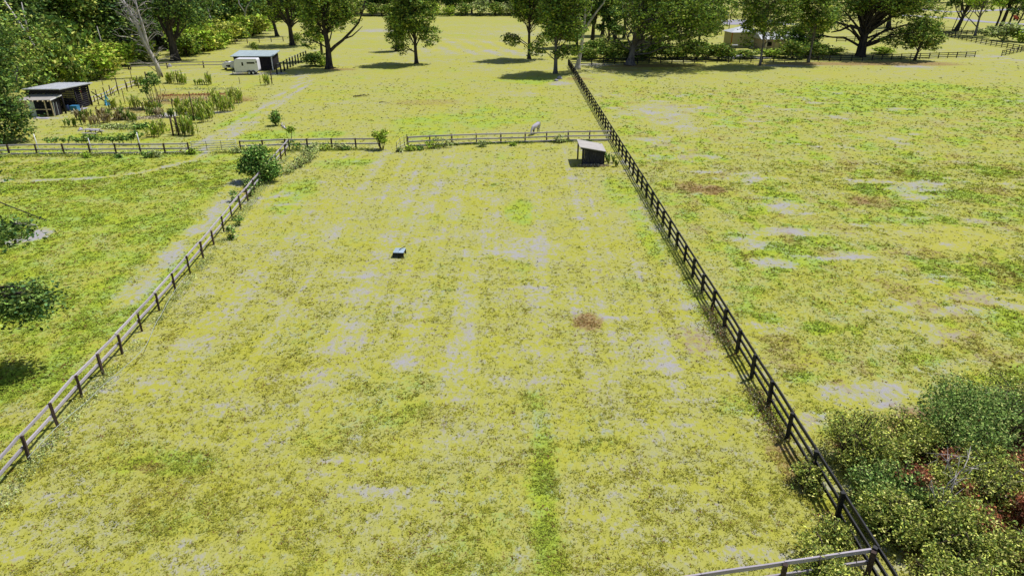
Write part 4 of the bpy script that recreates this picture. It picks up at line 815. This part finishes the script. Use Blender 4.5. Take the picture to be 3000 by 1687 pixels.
# stakes
STK = [((302, 251), (296, 229), .05), ((290, 309), (277, 263), .09), ((326, 282), (318, 250), .11), ((349, 278), (341, 226), .10), ((373, 267), (365, 235), .11), ((386, 259), (382, 231), .11), ((389, 246), (378, 201), .05), ((407, 259), (402, 223), .10), ((432, 251), (423, 211), .15), ((336, 280), (333, 263), .06), ((367, 306), (355, 259), .05), ((272, 309), (270, 283), .05), ((477, 227), (475, 214), .15),
       ((521, 247), (515, 206), .05), ((613, 248), (606, 208), .05), ((703, 247), (701, 227), .05), ((797, 246), (798, 207), .14), ((570, 354), (564, 269), .07), ((614, 342), (608, 295), .06), ((507, 324), (502, 290), .06), ((468, 397), (464, 356), .06), ((508, 398), (497, 342), .15), ((524, 397), (515, 341), .15), ((683, 274), (679, 262), .12), ((425, 330), (420, 300), .05), ((545, 300), (542, 280), .05)]
for (ub, vb), (ut, vt), w in STK:
    X, Y = G(ub, vb); h = HT(Y, vt); mb = MB(); mb.tube([(0, 0, -.1), (random.uniform(-.05, .05), 0, h)], w / 2 * (1.9 if w < .08 else 1.45), 6)
    thick = w >= .14; o = mb.obj('garden_post' if thick else 'garden_stake', M_BROWNWOOD if w > .08 else M_RUST, None, True); o.location = (X, Y, 0)
    tag(o, 'thick weathered wooden post standing in the garden' if thick else 'thin dark stake standing in the vegetable garden', 'post' if thick else 'stake', 'thick wooden garden posts' if thick else 'thin garden stakes')
for i, ((ub, vb), (ut, vt), lab) in enumerate([((113, 452), (98, 393), 'tall white pole in the cross fence near the huge left tree'), ((268, 451), (255, 405), 'tall white pole in the cross fence behind the vine'), ((412, 446), (403, 388), 'tall white pole in the cross fence right of the vine')]):
    X, Y = G(ub, vb); Y += .25; h = HT(Y, vt); mb = MB(); mb.tube([(0, 0, 0), (-.1, 0, h)], .045, 6); o = mb.obj('white_pole', M_WHITE, None, True); o.location = (X, Y, 0); tag(o, lab, 'pole')
# ladder-like rung between the two thick posts
a = P3(510, 385, 0); mb = MB(); mb.bar((0, 0, 1.0), (.55, .1, 1.15), .05, .06); o = mb.obj('cross_bar', M_GREYWOOD); o.location = P3(508, 398); tag(o, 'pale cross bar tied between the two thick garden posts', 'bar')

# ---- corn and tall plants
def stalks(label, u, v, n, h, pal, seed, spread=.6, name='corn_clump', cat='corn', group=None):
    X, Y = G(u, v); r = np.random.RandomState(seed); e = thing(name, label, cat, (X, Y, 0), 0, group); mb = MB(); V = []; T = []; C = []
    P = np.array(PAL[pal])
    for i in range(n):
        x, y = r.randn(2) * spread * np.array([1, .6]); hh = h * (.7 + .5 * r.rand()); lx = r.randn() * .08
        mb.tube([(x, y, 0), (x + lx, y, hh)], [.025, .012], 4)
        for k in range(9):
            z = hh * (.12 + .8 * k / 9); a = r.rand() * 6.28; L = .24 + .2 * r.rand(); w = .07; c, s = math.cos(a), math.sin(a); o = len(V)
            V += [(x - s * w, y + c * w, z), (x + s * w, y - c * w, z), (x + c * L * .55 - s * w, y + s * L * .55 + c * w, z + L * 1.1), (x + c * L * .55 + s * w, y + s * L * .55 - c * w, z + L * 1.1), (x + c * L, y + s * L, z + L * 1.3)]
            T += [(o, o + 1, o + 2), (o + 1, o + 3, o + 2), (o + 2, o + 3, o + 4)]; q = P[r.randint(3)] * (.7 + .6 * r.rand()); C += [q] * 5
    mb.obj('stalk', M_BROWNWOOD, e, True); link('leaves', mesh_np('leaves', np.array(V), np.array(T), M_LEAF, np.array(C)), e)
CORN = [(335, 320, 1.1), (395, 318, 1.4), (440, 322, .8), (540, 345, 1.5), (560, 335, 1.7), (572, 350, 1.8), (590, 345, 1.8), (600, 358, 1.8), (585, 330, 1.6), (640, 320, 1.9), (648, 330, 1.8), (630, 305, 1.7), (680, 310, 1.9), (686, 300, 1.7), (706, 302, 1.5), (520, 318, 1.2), (560, 398, 1.7), (545, 396, 1.9), (530, 392, 1.6), (500, 245, 1.3), (490, 243, 1.2), (526, 245, 1.6), (535, 247, 1.2), (613, 248, 1.4), (584, 249, .6), (778, 250, 1.4), (620, 345, 1.5), (610, 325, 1.4), (672, 325, 1.4), (470, 392, 1.2), (455, 400, 1.1), (407, 252, 1.1), (660, 315, 1.2)]
for i, (u, v, h) in enumerate(CORN):
    stalks('clump of upright corn-like green plants in the vegetable garden', u, v, 11, h * 1.2, 'corn', 800 + i, .38, group='upright green plant clumps in the garden')
for i, (u, v) in enumerate([(330, 350), (345, 352), (355, 345), (318, 358), (370, 350), (300, 345), (250, 350), (262, 365), (222, 372), (240, 350), (385, 355), (290, 362), (450, 340), (470, 342), (500, 345)]):
    stalks('wispy rust and green flower stalks in the garden bed', u, v, 8, .8 + .4 * random.random(), 'dry' if i % 2 else 'vine', 850 + i, .5, name='flower_stalks', cat='plants', group='wispy flower stalks in the garden beds')
for i, (u, v, s, pal, lab) in enumerate([(408, 378, .5, 'vine', 'dark leafy vegetable row, left clump'), (430, 376, .55, 'vine', 'dark leafy vegetable row, middle clump'), (452, 374, .5, 'oak', 'dark leafy vegetable row, right clump'), (330, 376, .4, 'pale', 'pale green leafy plants left of the dark vegetable row'), (348, 378, .35, 'pale', 'pale leafy plants touching the dark vegetable row'), (560, 352, .5, 'vine', 'leafy weeds between the corn clumps')]):
    X, Y = G(u, v); bush(lab, X, Y, [(0, 0, s * .6, 1.1, .7, s * .6), (.7, 0, s * .5, .8, .6, s * .5)], pal, 420, .12, 880 + i, .14, name='vegetable_plants', cat='plants')
def clods(label, u0, v0, u1, v1, n, seed, pal, hh=.10):
    r = np.random.RandomState(seed); (ax, ay), (bx, by) = G(u0, v0), G(u1, v1); t = r.rand(n); X = ax + (bx - ax) * t + r.randn(n) * .25; Y = ay + (by - ay) * t + r.randn(n) * .45
    V, T, C = leaf_cards(np.stack([X, Y, np.abs(r.randn(n)) * hh + .03], -1), .10, pal, r, .8, .5); tag(link('garden_bed', mesh_np('garden_bed', V, T, M_LEAF, C)), label, 'garden bed', None, 'stuff')
for i, (a, b_, c, d, n, pal, lab) in enumerate([(440, 300, 640, 288, 900, 'dry', 'straw and rust dry bed across the upper garden'), (470, 282, 680, 276, 800, 'red', 'upper reddish bed below the trailer'), (300, 322, 430, 318, 500, 'dry', 'straw coloured bed right of the blue tarp'), (300, 352, 480, 346, 900, 'dry', 'dry bed in the middle of the garden'), (260, 372, 400, 366, 600, 'pale', 'pale green bed above the picnic table'), (420, 292, 640, 304, 500, 'vine', 'low green growth along the upper beds'), (350, 376, 500, 384, 500, 'lime', 'low bright growth at the lower end of the garden'), (520, 262, 700, 262, 500, 'pale', 'thin pale growth along the top of the garden')]):
    clods(lab, a, b_, c, d, n, 940 + i, pal)
# vine on a wire
VP = [(150, 418), (200, 420), (240, 415), (262, 402), (300, 408), (330, 408), (360, 406), (385, 398), (405, 392)]
X0, Y0 = G(300, 420, 0); Y0 = 78.2; e = thing('grape_vine', 'grape vine trained along a low wire behind the brown fence', 'vine', (-44, Y0, 0)); mb = MB(); B = []; r = np.random.RandomState(3)
for u, v in VP:
    s = PPM(Y0); X = (u - 1500) / s + 44; z = max(.5, HT(Y0, v) * 1.0); B.append((X, 0, z, .75, .35, .28)); mb.tube([(X, 0, 0), (X + .1, 0, z)], .035, 5)
    if u < 400: B.append((X + .9, 0, z + .05, .7, .3, .22))
B.append(((355 - 1500) / PPM(Y0) + 44, 0, .7, .5, .3, .55))
mb.obj('stem', M_BROWNWOOD, e, True); link('foliage', crown_mesh('foliage', B, 2300, .11, 'vine', r, .12, .05), e)
# ---- picnic table
e = thing('picnic_table', 'bleached picnic table with attached benches below the garden shed', 'table', (-49.9, 82.6, 0), R(-8))
for k in range(5): mb = MB(); mb.box((0, -.3 + k * .15, .75), (1.85, .135, .04)); mb.obj('tabletop_plank', M_TOPWOOD, e)
for y in (-.72, .72):
    for k in range(2): mb = MB(); mb.box((0, y + (k - .5) * .14, .44), (1.85, .13, .04)); mb.obj('bench_plank', M_TOPWOOD, e)
for x in (-.65, .65):
    for s in (-1, 1): mb = MB(); mb.bar((x, s * .28, .73), (x, s * .62, 0), .04, .09); mb.obj('leg', M_DARKWOOD, e)
    mb = MB(); mb.box((x + .045, 0, .40), (.04, 1.5, .09)); mb.obj('crossbeam', M_DARKWOOD, e)

# ------------------------------------------------------------------ horse trailer
e = thing('horse_trailer', 'white tandem axle horse trailer parked before the dark run-in shed', 'trailer', (-51.95, 134.9, 0), R(5))
prof = [(0.05, .36), (3.75, .36), (4.25, .66), (4.30, 1.0), (4.24, 2.66), (4.12, 2.84), (.55, 2.88), (.22, 2.76), (.02, 2.44), (-.10, 1.55), (-.06, .8)]
mb = MB(); mb.prism(prof, 0, 2.05); o = mb.obj('body', M_WHITE, e); bv = o.modifiers.new('bevel', 'BEVEL'); bv.width = .07; bv.segments = 2
mb = MB(); mb.box((1.50, -.012, 1.52), (.78, .02, 1.75)); mb.obj('door', M_WHITE, e)
mb = MB(); mb.box((1.52, -.03, 1.92), (.30, .02, .62)); mb.obj('window', M_DARKGLASS, e)
mb = MB(); mb.box((3.05, -.02, 2.10), (1.4, .03, .30)); mb.obj('window', M_DARKGLASS, e)
for x in (1.12, 1.9):
    mb = MB(); mb.box((x, -.04, 1.45), (.05, .04, .22)); mb.obj('latch', M_METAL, e)
for x in (4.02, 4.17): mb = MB(); mb.box((x, -.015, 2.25), (.09, .03, .34)); mb.obj('window', M_DARKGLASS, e)
mb = MB(); mb.box((2.0, -.025, .46), (3.6, .05, .10)); mb.obj('skirt', M_BLACK, e)
mb = MB(); mb.box((4.12, 1.0, .62), (.5, 1.9, .09), Matrix.Rotation(R(-28), 3, 'Y')); mb.obj('rear_sill', M_BLACK, e)
for i, wx in enumerate((2.55, 3.28)):
    for y in (-.02, 1.83):
        mb = MB(); mb.tube([(wx, y - .06, .33), (wx, y + .18, .33)], .33, 20); w = mb.obj('wheel', M_RUBBER, e)
        if y < 0: mb = MB(); mb.tube([(wx, y - .075, .33), (wx, y - .055, .33)], .19, 16); mb.tube([(wx, y - .085, .33), (wx, y - .07, .33)], .06, 10, mi=0); mb.obj('rim', M_WHITE, w)
    mb = MB(); A = [(wx + math.cos(t) * .42, -.06, .33 + math.sin(t) * .42) for t in np.linspace(.15, math.pi - .15, 11)]
    for a, b_ in zip(A[:-1], A[1:]): mb.bar(a, b_, .16, .06)
    mb.obj('fender', M_BLACK, e)
mb = MB(); mb.bar((0, .4, .45), (-.9, 1.0, .45), .08, .1); mb.bar((0, 1.65, .45), (-.9, 1.05, .45), .08, .1); mb.obj('hitch', M_METAL, e)
mb = MB(); mb.tube([(-.75, .95, 0), (-.75, .95, .85)], .05, 8); mb.tube([(-.75, .95, 0), (-.75, .95, .14)], .11, 8); mb.obj('jack', M_BLACK, e)
mb = MB(); mb.box((-.1, .1, .75), (.05, .08, .75)); mb.obj('trim', M_BLACK, e)
# white boat-like cover / small white vehicle behind
e = thing('white_utility_cart', 'low white covered cart with a black mark, half hidden left of the trailer', 'cart', (-57.0, 141.8, 0))
mb = MB(); mb.prism([(0, .38), (2.7, .38), (2.9, .8), (2.75, 1.25), (2.2, 1.5), (.7, 1.5), (.12, 1.3), (-.06, .9)], 0, 1.5); o = mb.obj('body', M_WHITE, e); bv = o.modifiers.new('bevel', 'BEVEL'); bv.width = .09; bv.segments = 2
mb = MB(); mb.prism([(.7, .72), (1.0, .62), (1.35, .52), (1.7, .42), (1.75, .52), (1.5, .66), (1.7, .98), (1.35, .92), (.85, .9)], -.03, -.01); o = mb.obj('mark', M_BLACK, e)
for x in (.55, 2.3): mb = MB(); mb.tube([(x, .1, .24), (x, .3, .24)], .24, 14); mb.obj('wheel', M_RUBBER, e)
mb = MB(); mb.box((1.0, .5, 1.58), (.35, .3, .18)); mb.obj('cap', M_BLACK, e)

# ------------------------------------------------------------------ hut, house, poles on the right
X, Y = G(2180, 141); e = thing('white_roofed_hut', 'pale yellow hut with white hipped roof seen through the slender tree', 'hut', (X, Y, 0), R(4))
W, D, HH = 7.4, 5.5, 3.7
mb = MB(); mb.box((.2, D / 2, HH / 2), (W, D, HH)); mb.obj('wall', M_YELLOW, e)
mb = MB(); q = .45; mb.add([(-W / 2 - q + .2, -q, HH + .003), (W / 2 + q + .2, -q, HH + .003), (W / 2 + q + .2, D + q, HH + .003), (-W / 2 - q + .2, D + q, HH + .003), (-.9, D / 2, HH + 1.15), (1.3, D / 2, HH + 1.15)], [(0, 1, 5, 4), (1, 2, 5), (2, 3, 4, 5), (3, 0, 4), (3, 2, 1, 0)]); mb.obj('roof', M_ROOF, e)
mb = MB(); mb.box((-W / 2 + .2, -.03, HH / 2 + .3), (.25, .06, HH - .7)); mb.obj('corner_board', M_ORANGE, e)
mb = MB(); mb.box((1.8, -.02, 1.0), (1.0, .05, 2.0)); mb.obj('door', M_WHITE, e)
X, Y = G(2292, 147); e = thing('low_house', 'long low pinkish house with pale roof behind the tree trunks', 'house', (X, Y, 0), R(2))
mb = MB(); mb.box((0, 3, 1.25), (10.5, 6, 2.5)); mb.obj('wall', M_PINK, e)
mb = MB(); mb.add([(-5.8, -.6, 2.52), (5.8, -.6, 2.52), (5.8, 6.6, 2.52), (-5.8, 6.6, 2.52), (-5.8, 3, 3.9), (5.8, 3, 3.9)], [(0, 1, 5, 4), (2, 3, 4, 5), (1, 2, 5), (3, 0, 4), (3, 2, 1, 0)]); mb.obj('roof', M_ROOF, e)
for x in (-3.4, 2.6): mb = MB(); mb.box((x, -.03, 1.4), (1.1, .06, 1.0)); mb.obj('window', M_DARKGLASS, e)
mb = MB(); mb.box((-1.6, -.03, 1.0), (.95, .06, 2.0)); mb.obj('door', M_YELLOW, e)
for x in (-4.6, 0, 4.6): mb = MB(); mb.box((x, -1.0, 1.2), (.14, .14, 2.4)); mb.obj('porch_post', M_WHITE, e)
X, Y = G(2134, 94); mb = MB(); mb.tube([(0, 0, 0), (.25, 0, 7.4)], [.14, .09], 8); o = mb.obj('utility_pole', M_BROWNWOOD, None, True); o.location = (X, Y, 0); tag(o, 'tall thin leaning pole in front of the pale riding yard', 'pole')
X, Y = G(2113, 102); e = thing('nest_box_post', 'dark post topped by a drooping dark hood in front of the riding yard', 'post', (X, Y, 0)); mb = MB(); mb.tube([(0, 0, 0), (.2, 0, 5.0)], .10, 7); mb.obj('post', M_BROWNWOOD, e, True)
mb = MB(); mb.tube([(-.2, 0, 4.4), (.3, 0, 5.2), (1.1, 0, 5.7), (1.7, 0, 5.4)], [.1, .4, .4, .1], 8); mb.obj('hood', M_NAVY, e, True)
X, Y = G(2150, 158); e = thing('trough_stand', 'small flat topped white stand by the hut', 'stand', (X, Y, 0)); mb = MB(); mb.box((0, 0, 1.9), (1.3, .6, .2)); mb.obj('top', M_WHITE, e); mb = MB(); mb.box((.25, 0, .9), (.1, .1, 1.8)); mb.obj('post', M_BLACK, e)
for i, (u, v, lean) in enumerate([(2788, 92, 1.4), (2818, 92, 2.3), (2760, 60, .5)]):
    X, Y = G(u, v); mb = MB(); mb.tube([(0, 0, 0), (lean * .5, 0, 3.5), (lean, 0, 7)], [.13, .12, .10], 7); o = mb.obj('leaning_pole', M_BARK, None, True); o.location = (X, Y, 0)
    tag(o, ['thin bare stem leaning just left of the far leaning tree', 'thin bare stem leaning just right of the far leaning tree', 'thin dark stem by the far road'][i], 'pole')
X, Y = G(2975, 62); e = thing('red_farm_machine', 'small red farm machine glimpsed under the tree at the right edge', 'machine', (X, Y, 0)); mb = MB(); mb.box((0, 0, 1.1), (1.1, 1.6, 1.0)); mb.box((0, .9, 1.7), (.9, .9, .6)); mb.obj('body', M_RED, e)
for x in (-.6, .6): mb = MB(); mb.tube([(x - .12, 0, .5), (x + .12, 0, .5)], .5, 14); mb.obj('wheel', M_RUBBER, e)
# gravel roads and yard
def strip(name, P, w, lab, z=.05, mat=None):
    L = off(P, w / 2); Rr = off(P, -w / 2); V = [(x, y, z) for x, y in L] + [(x, y, z) for x, y in Rr]; n = len(P); mb = MB(); mb.add(V, [(i + n, i + n + 1, i + 1, i) for i in range(n - 1)]); tag(mb.obj(name, mat or M_ROAD), lab, None, None, 'structure')
strip('gravel_road', GP([(2640, 46), (2720, 50), (2800, 55), (2870, 64), (2930, 68), (3030, 74)]), 7, 'pale gravel road along the far right')
strip('side_road', GP([(2700, 28), (2780, 36), (2900, 32), (3000, 26)]), 7, 'second gravel road at the top right', .06)
strip('farm_lane', GP([(2950, 98), (3000, 90), (3060, 84)]), 7, 'pale lane running off the right edge', .055)
strip('riding_yard', GP([(2090, 66), (2180, 66), (2300, 66)]), 26, 'pale sandy riding yard behind the hut', .05)
strip('hut_path', GP([(2120, 172), (2180, 163), (2240, 172)]), 4, 'pale path in front of the hut', .045)

# ------------------------------------------------------------------ pale blue feeder in the middle of the paddock
X, Y = G(1171, 748); e = thing('feed_box', 'low pale blue box with a cracked top, alone in the middle of the near paddock', 'box', (X, Y, gz_at(X, Y)), R(-3))
for s, c_ in ((-1, -.185), (1, .19)): mb = MB(); mb.box((c_, 0, .37), (.35, .90, .035)); mb.obj('lid', M_PALEBLUE, e)
mb = MB(); mb.box((.003, 0, .34), (.76, .94, .03)); mb.obj('top_frame', M_BLACK, e)
for x, y in ((-.33, -.42), (.02, -.43), (.33, -.42), (-.33, .42), (.33, .42)): mb = MB(); mb.box((x, y, .163), (.08, .07, .325)); mb.obj('leg', M_BLACK, e)
mb = MB(); mb.box((.2, -.41, .22), (.25, .03, .18)); mb.obj('side_panel', M_BLACK, e); mb = MB(); mb.box((-.35, 0, .2), (.03, .5, .22)); mb.obj('side_panel', M_BLACK, e)
mb = MB(); mb.box((0, .40, .2), (.62, .03, .22)); mb.obj('side_panel', M_NAVY, e)
mb = MB(); mb.bar((0, .02, .42), (.38, .36, .56), .035, .035); o = mb.obj('stick', M_BLACK); o.location = e.location; tag(o, 'short black stick lying across the pale blue box', 'stick')
# ------------------------------------------------------------------ grazing horse
hx, hy = G(1569, 393); e = thing('grazing_horse', 'pale grey horse with dark lower legs grazing behind the pale rail fence', 'horse', (hx, hy, 0), R(-122))
# local +x is forward
J = [(-.72, 0, 1.18, .24, -1), (-.45, 0, 1.20, .29, 0), (0, 0, 1.12, .30, 1), (.42, 0, 1.14, .27, 2), (.68, 0, 1.05, .20, 3), (.98, .02, .80, .135, 4), (1.20, .03, .52, .115, 5), (1.30, .03, .32, .105, 6), (1.38, .03, .12, .06, 7)]
for s in (-1, 1):
    b0 = len(J); f_ = .10 * s
    J += [(-.62, .15 * s, .95, .15, 0 if s < 0 else 0), (-.55 + f_, .16 * s, .68, .085, b0), (-.74 + f_, .16 * s, .46, .055, b0 + 1), (-.70 + f_, .16 * s, .14, .042, b0 + 2), (-.64 + f_, .16 * s, .03, .058, b0 + 3)]
    b1 = len(J)
    J += [(.48, .14 * s, .86, .11, 3), (.50 + f_ * 1.6, .14 * s, .52, .062, b1), (.50 + f_ * 1.8, .14 * s, .16, .042, b1 + 1), (.55 + f_ * 1.8, .14 * s, .03, .055, b1 + 2)]
for s in (-1, 1): J.append((1.10, .09 * s, .60, .02, 5)); J.append((1.02, .11 * s, .64, .015, len(J) - 1))
me = bpy.data.meshes.new('body'); me.from_pydata([j[:3] for j in J], [(j[4], i) for i, j in enumerate(J) if j[4] >= 0], [])
body = link('body', me, e); sk = body.modifiers.new('skin', 'SKIN')
for i, j in enumerate(J): me.skin_vertices[0].data[i].radius = (j[3], j[3])
me.skin_vertices[0].data[1].use_root = True; sk.use_smooth_shade = True
ss = body.modifiers.new('sub', 'SUBSURF'); ss.levels = 2; ss.render_levels = 2
hm, nt, b = new_mat('horse_coat', .8, .2); pz = N(nt, 'ShaderNodeSeparateXYZ'); tc = nt.nodes.new('ShaderNodeTexCoord'); nt.links.new(tc.outputs['Object'], pz.inputs[0])
nz = noise(nt, 3, 3); zz = mathn(nt, 'ADD', pz.outputs[2], ramp(nt, nz, .3, .7, -.06, .06)); legx = ramp(nt, pz.outputs[0], .75, .85)
dk = mathn(nt, 'MULTIPLY', ramp(nt, zz, .52, .68, 1, 0), mathn(nt, 'SUBTRACT', 1.0, legx, True), True)
nt.links.new(mixc(nt, dk, (.47, .44, .52), (.03, .028, .03)), b.inputs['Base Color']); me.materials.append(hm); e.scale = (.92, .92, .92)
mb = MB(); mb.tube([(-.92, 0, 1.22), (-1.02, 0, 1.05), (-1.02, 0, .75), (-1.0, 0, .5)], [.05, .07, .07, .02], 7); mb.obj('tail', M_GREYWOOD, e, True)
mb = MB(); mb.tube([(.62, 0, 1.27), (.86, .02, 1.03), (1.04, .03, .80), (1.14, .03, .64)], [.03, .05, .05, .02], 6); mb.obj('mane', M_GREYWOOD, e, True)

# ------------------------------------------------------------------ fallen branches, stones, litter
r = np.random.RandomState(90)
def branch(label, u, v, L, ang, rad=.07, mat=None, n=5):
    X, Y = G(u, v); mb = MB(); d = np.array([math.cos(ang), math.sin(ang), 0.0]); a = -d * L / 2 + np.array([0, 0, rad]); b_ = d * L / 2 + np.array([0, 0, rad * 1.5])
    p = bend_path(a, b_, r, .06, 6, .02); mb.tube(p, list(np.linspace(rad, rad * .3, 7)), 6)
    for k in range(n): q = p[1 + k % 5]; mb.tube([q, np.array(q) + np.array([r.randn() * .6, r.randn() * .5, .15 + .35 * r.rand()]) * L * .25], [rad * .4, rad * .12], 4)
    o = mb.obj('fallen_branch', mat or M_PALEBARK, None, True); o.location = (X, Y, gz_at(X, Y)); tag(o, label, 'branch')
branch('long pale forked branch lying beside the weedy young bush', 830, 372, 3.4, R(118), .13, n=4)
branch('dark fallen branch in the pasture above the cross fence, larger of two', 1060, 284, 2.6, R(10), .10, M_BARK, 8)
branch('dark small fallen twig in the open pasture', 1122, 302, 1.2, R(-10), .07, M_BARK, 4)
branch('pale branch debris behind the overhanging leaves at the left edge', 60, 668, 3.4, R(-14), .08, n=9)
branch('brown fallen branch under the big forked oak', 1010, 200, 4.5, R(2), .14, M_BARK, 8)
branch('bare drooping brush left of the big forked oak', 905, 172, 3.0, R(80), .08, M_BARK, 8)
for i, (u, v, s, lab) in enumerate([(1640, 232, .9, 'large pale boulder on the bare soil at the fence end'), (1630, 238, .6, 'smaller dark marked stone beside the pale boulder'), (497, 196, .9, 'pale rounded mound on the track below the dead tree'), (236, 382, .5, 'pale flat stone in the grass by the picnic table'), (2980, 105, 1.1, 'pale boulder by the far lane')]):
    X, Y = G(u, v); V = []; F = []; mb = MB(); n = 10
    mb.tube([(0, 0, 0), (0, 0, s * .12), (0, 0, s * .35), (.03, 0, s * .5), (.05, 0, s * .55)], [s * .55, s * .62, s * .5, s * .28, .05], 11); me = mb.mesh('boulder', M_STONEY, True)
    for vv in me.vertices: vv.co += Vector(r.randn(3) * s * .05)
    o = link('boulder', me, None, (X, Y, -.02), (0, 0, r.rand() * 6)); o.scale = (1.2, .85, 1); tag(o, lab, 'boulder')
# weeds and dead stems along the foot of the long black fence: nobody could count them
def strip_weeds(label, path, n, w, h, pal, seed, size=.05, kindname='fence_weeds'):
    r = np.random.RandomState(seed); P = [Vector((*p, 0)) for p in path]; L = [(b - a).length for a, b in zip(P[:-1], P[1:])]; tot = sum(L); out = []
    for i in range(n):
        t = r.rand() * tot; k = 0
        while k < len(L) - 1 and t > L[k]: t -= L[k]; k += 1
        p = P[k].lerp(P[k + 1], min(1, t / L[k])); d = float(fbm(np.array([p.x * .7 + 3]), np.array([p.y * .7]), 3)[0])
        if d < .42: continue
        out.append((p.x + r.randn() * w, p.y + r.randn() * w * .5, abs(r.randn()) * h * (d - .3) * 3 + .02))
    V, T, C = leaf_cards(np.array(out), size, pal, r, 1.2, .35); tag(link(kindname, mesh_np(kindname, V, T, M_LEAF, C)), label, 'weeds', None, 'stuff')
strip_weeds('leafy weeds growing along the foot of the black fence', [(11.35, 17), (11.35, 60)], 9000, .28, .16, 'scrub', 1)
strip_weeds('dead brown stems along the foot of the black fence', [(11.4, 17), (11.4, 36)], 2200, .25, .2, 'red', 2, .05)
strip_weeds('pale weeds along the foot of the left fence', [(x + .35, y) for x, y in DX], 9000, .25, .13, 'pale', 3, .055)
strip_weeds('rough grass along the foot of the brown cross fence', [(-60, 72), (-42, 72.8), (-22, 75), (-14.6, 75.6)], 6000, .35, .16, 'scrub', 4, .09)
strip_weeds('dark rough grass along the foot of the pale rail fence', [(-11.6, 76.2), (-6, 77.8), (9.5, 79.6)], 5000, .25, .16, 'oak', 5, .09)
strip_weeds('dry straw round the foot of the field shelter', [(7.0, 68.4), (9.4, 68.5)], 1600, .28, .10, 'dry', 6, .08)
strip_weeds('bleached dead stems along the near foot of the black fence', [(11.3, 17), (11.3, 40)], 4500, .28, .25, 'dry', 22, .05)
# scattered leaf litter and brushy undergrowth under the scrub
r = np.random.RandomState(12); n = 16000; P = np.stack([13.0 + r.rand(n) * 17, 14 + r.rand(n) * 15, .03 + np.abs(r.randn(n)) * .14], -1)
k = (P[:, 1] < 25.5 - .35 * (18 - P[:, 0])) ; P = P[k]; V, T, C = leaf_cards(P, .06, 'red', r, 1.0, .3); mixv = np.repeat(r.rand(len(P)) < .35, 4); C[mixv] = np.array([.30, .30, .08]) * .9
tag(link('undergrowth', mesh_np('undergrowth', V, T, M_LEAF, C)), 'reddish brown leaf litter and dead stems between the scrub bushes', 'undergrowth', None, 'stuff')
# nettles right of the shelter
for i, (u, v) in enumerate([(1778, 472), (1783, 482), (1806, 488), (1795, 477)]):
    X, Y = G(u, v); stalks('few upright dark weeds on the grass right of the field shelter', u, v, 2, .38, 'vine', 960 + i, .08, name='tall_weed', cat='weeds', group='upright weeds right of the field shelter')
for me in bpy.data.meshes:
    pass
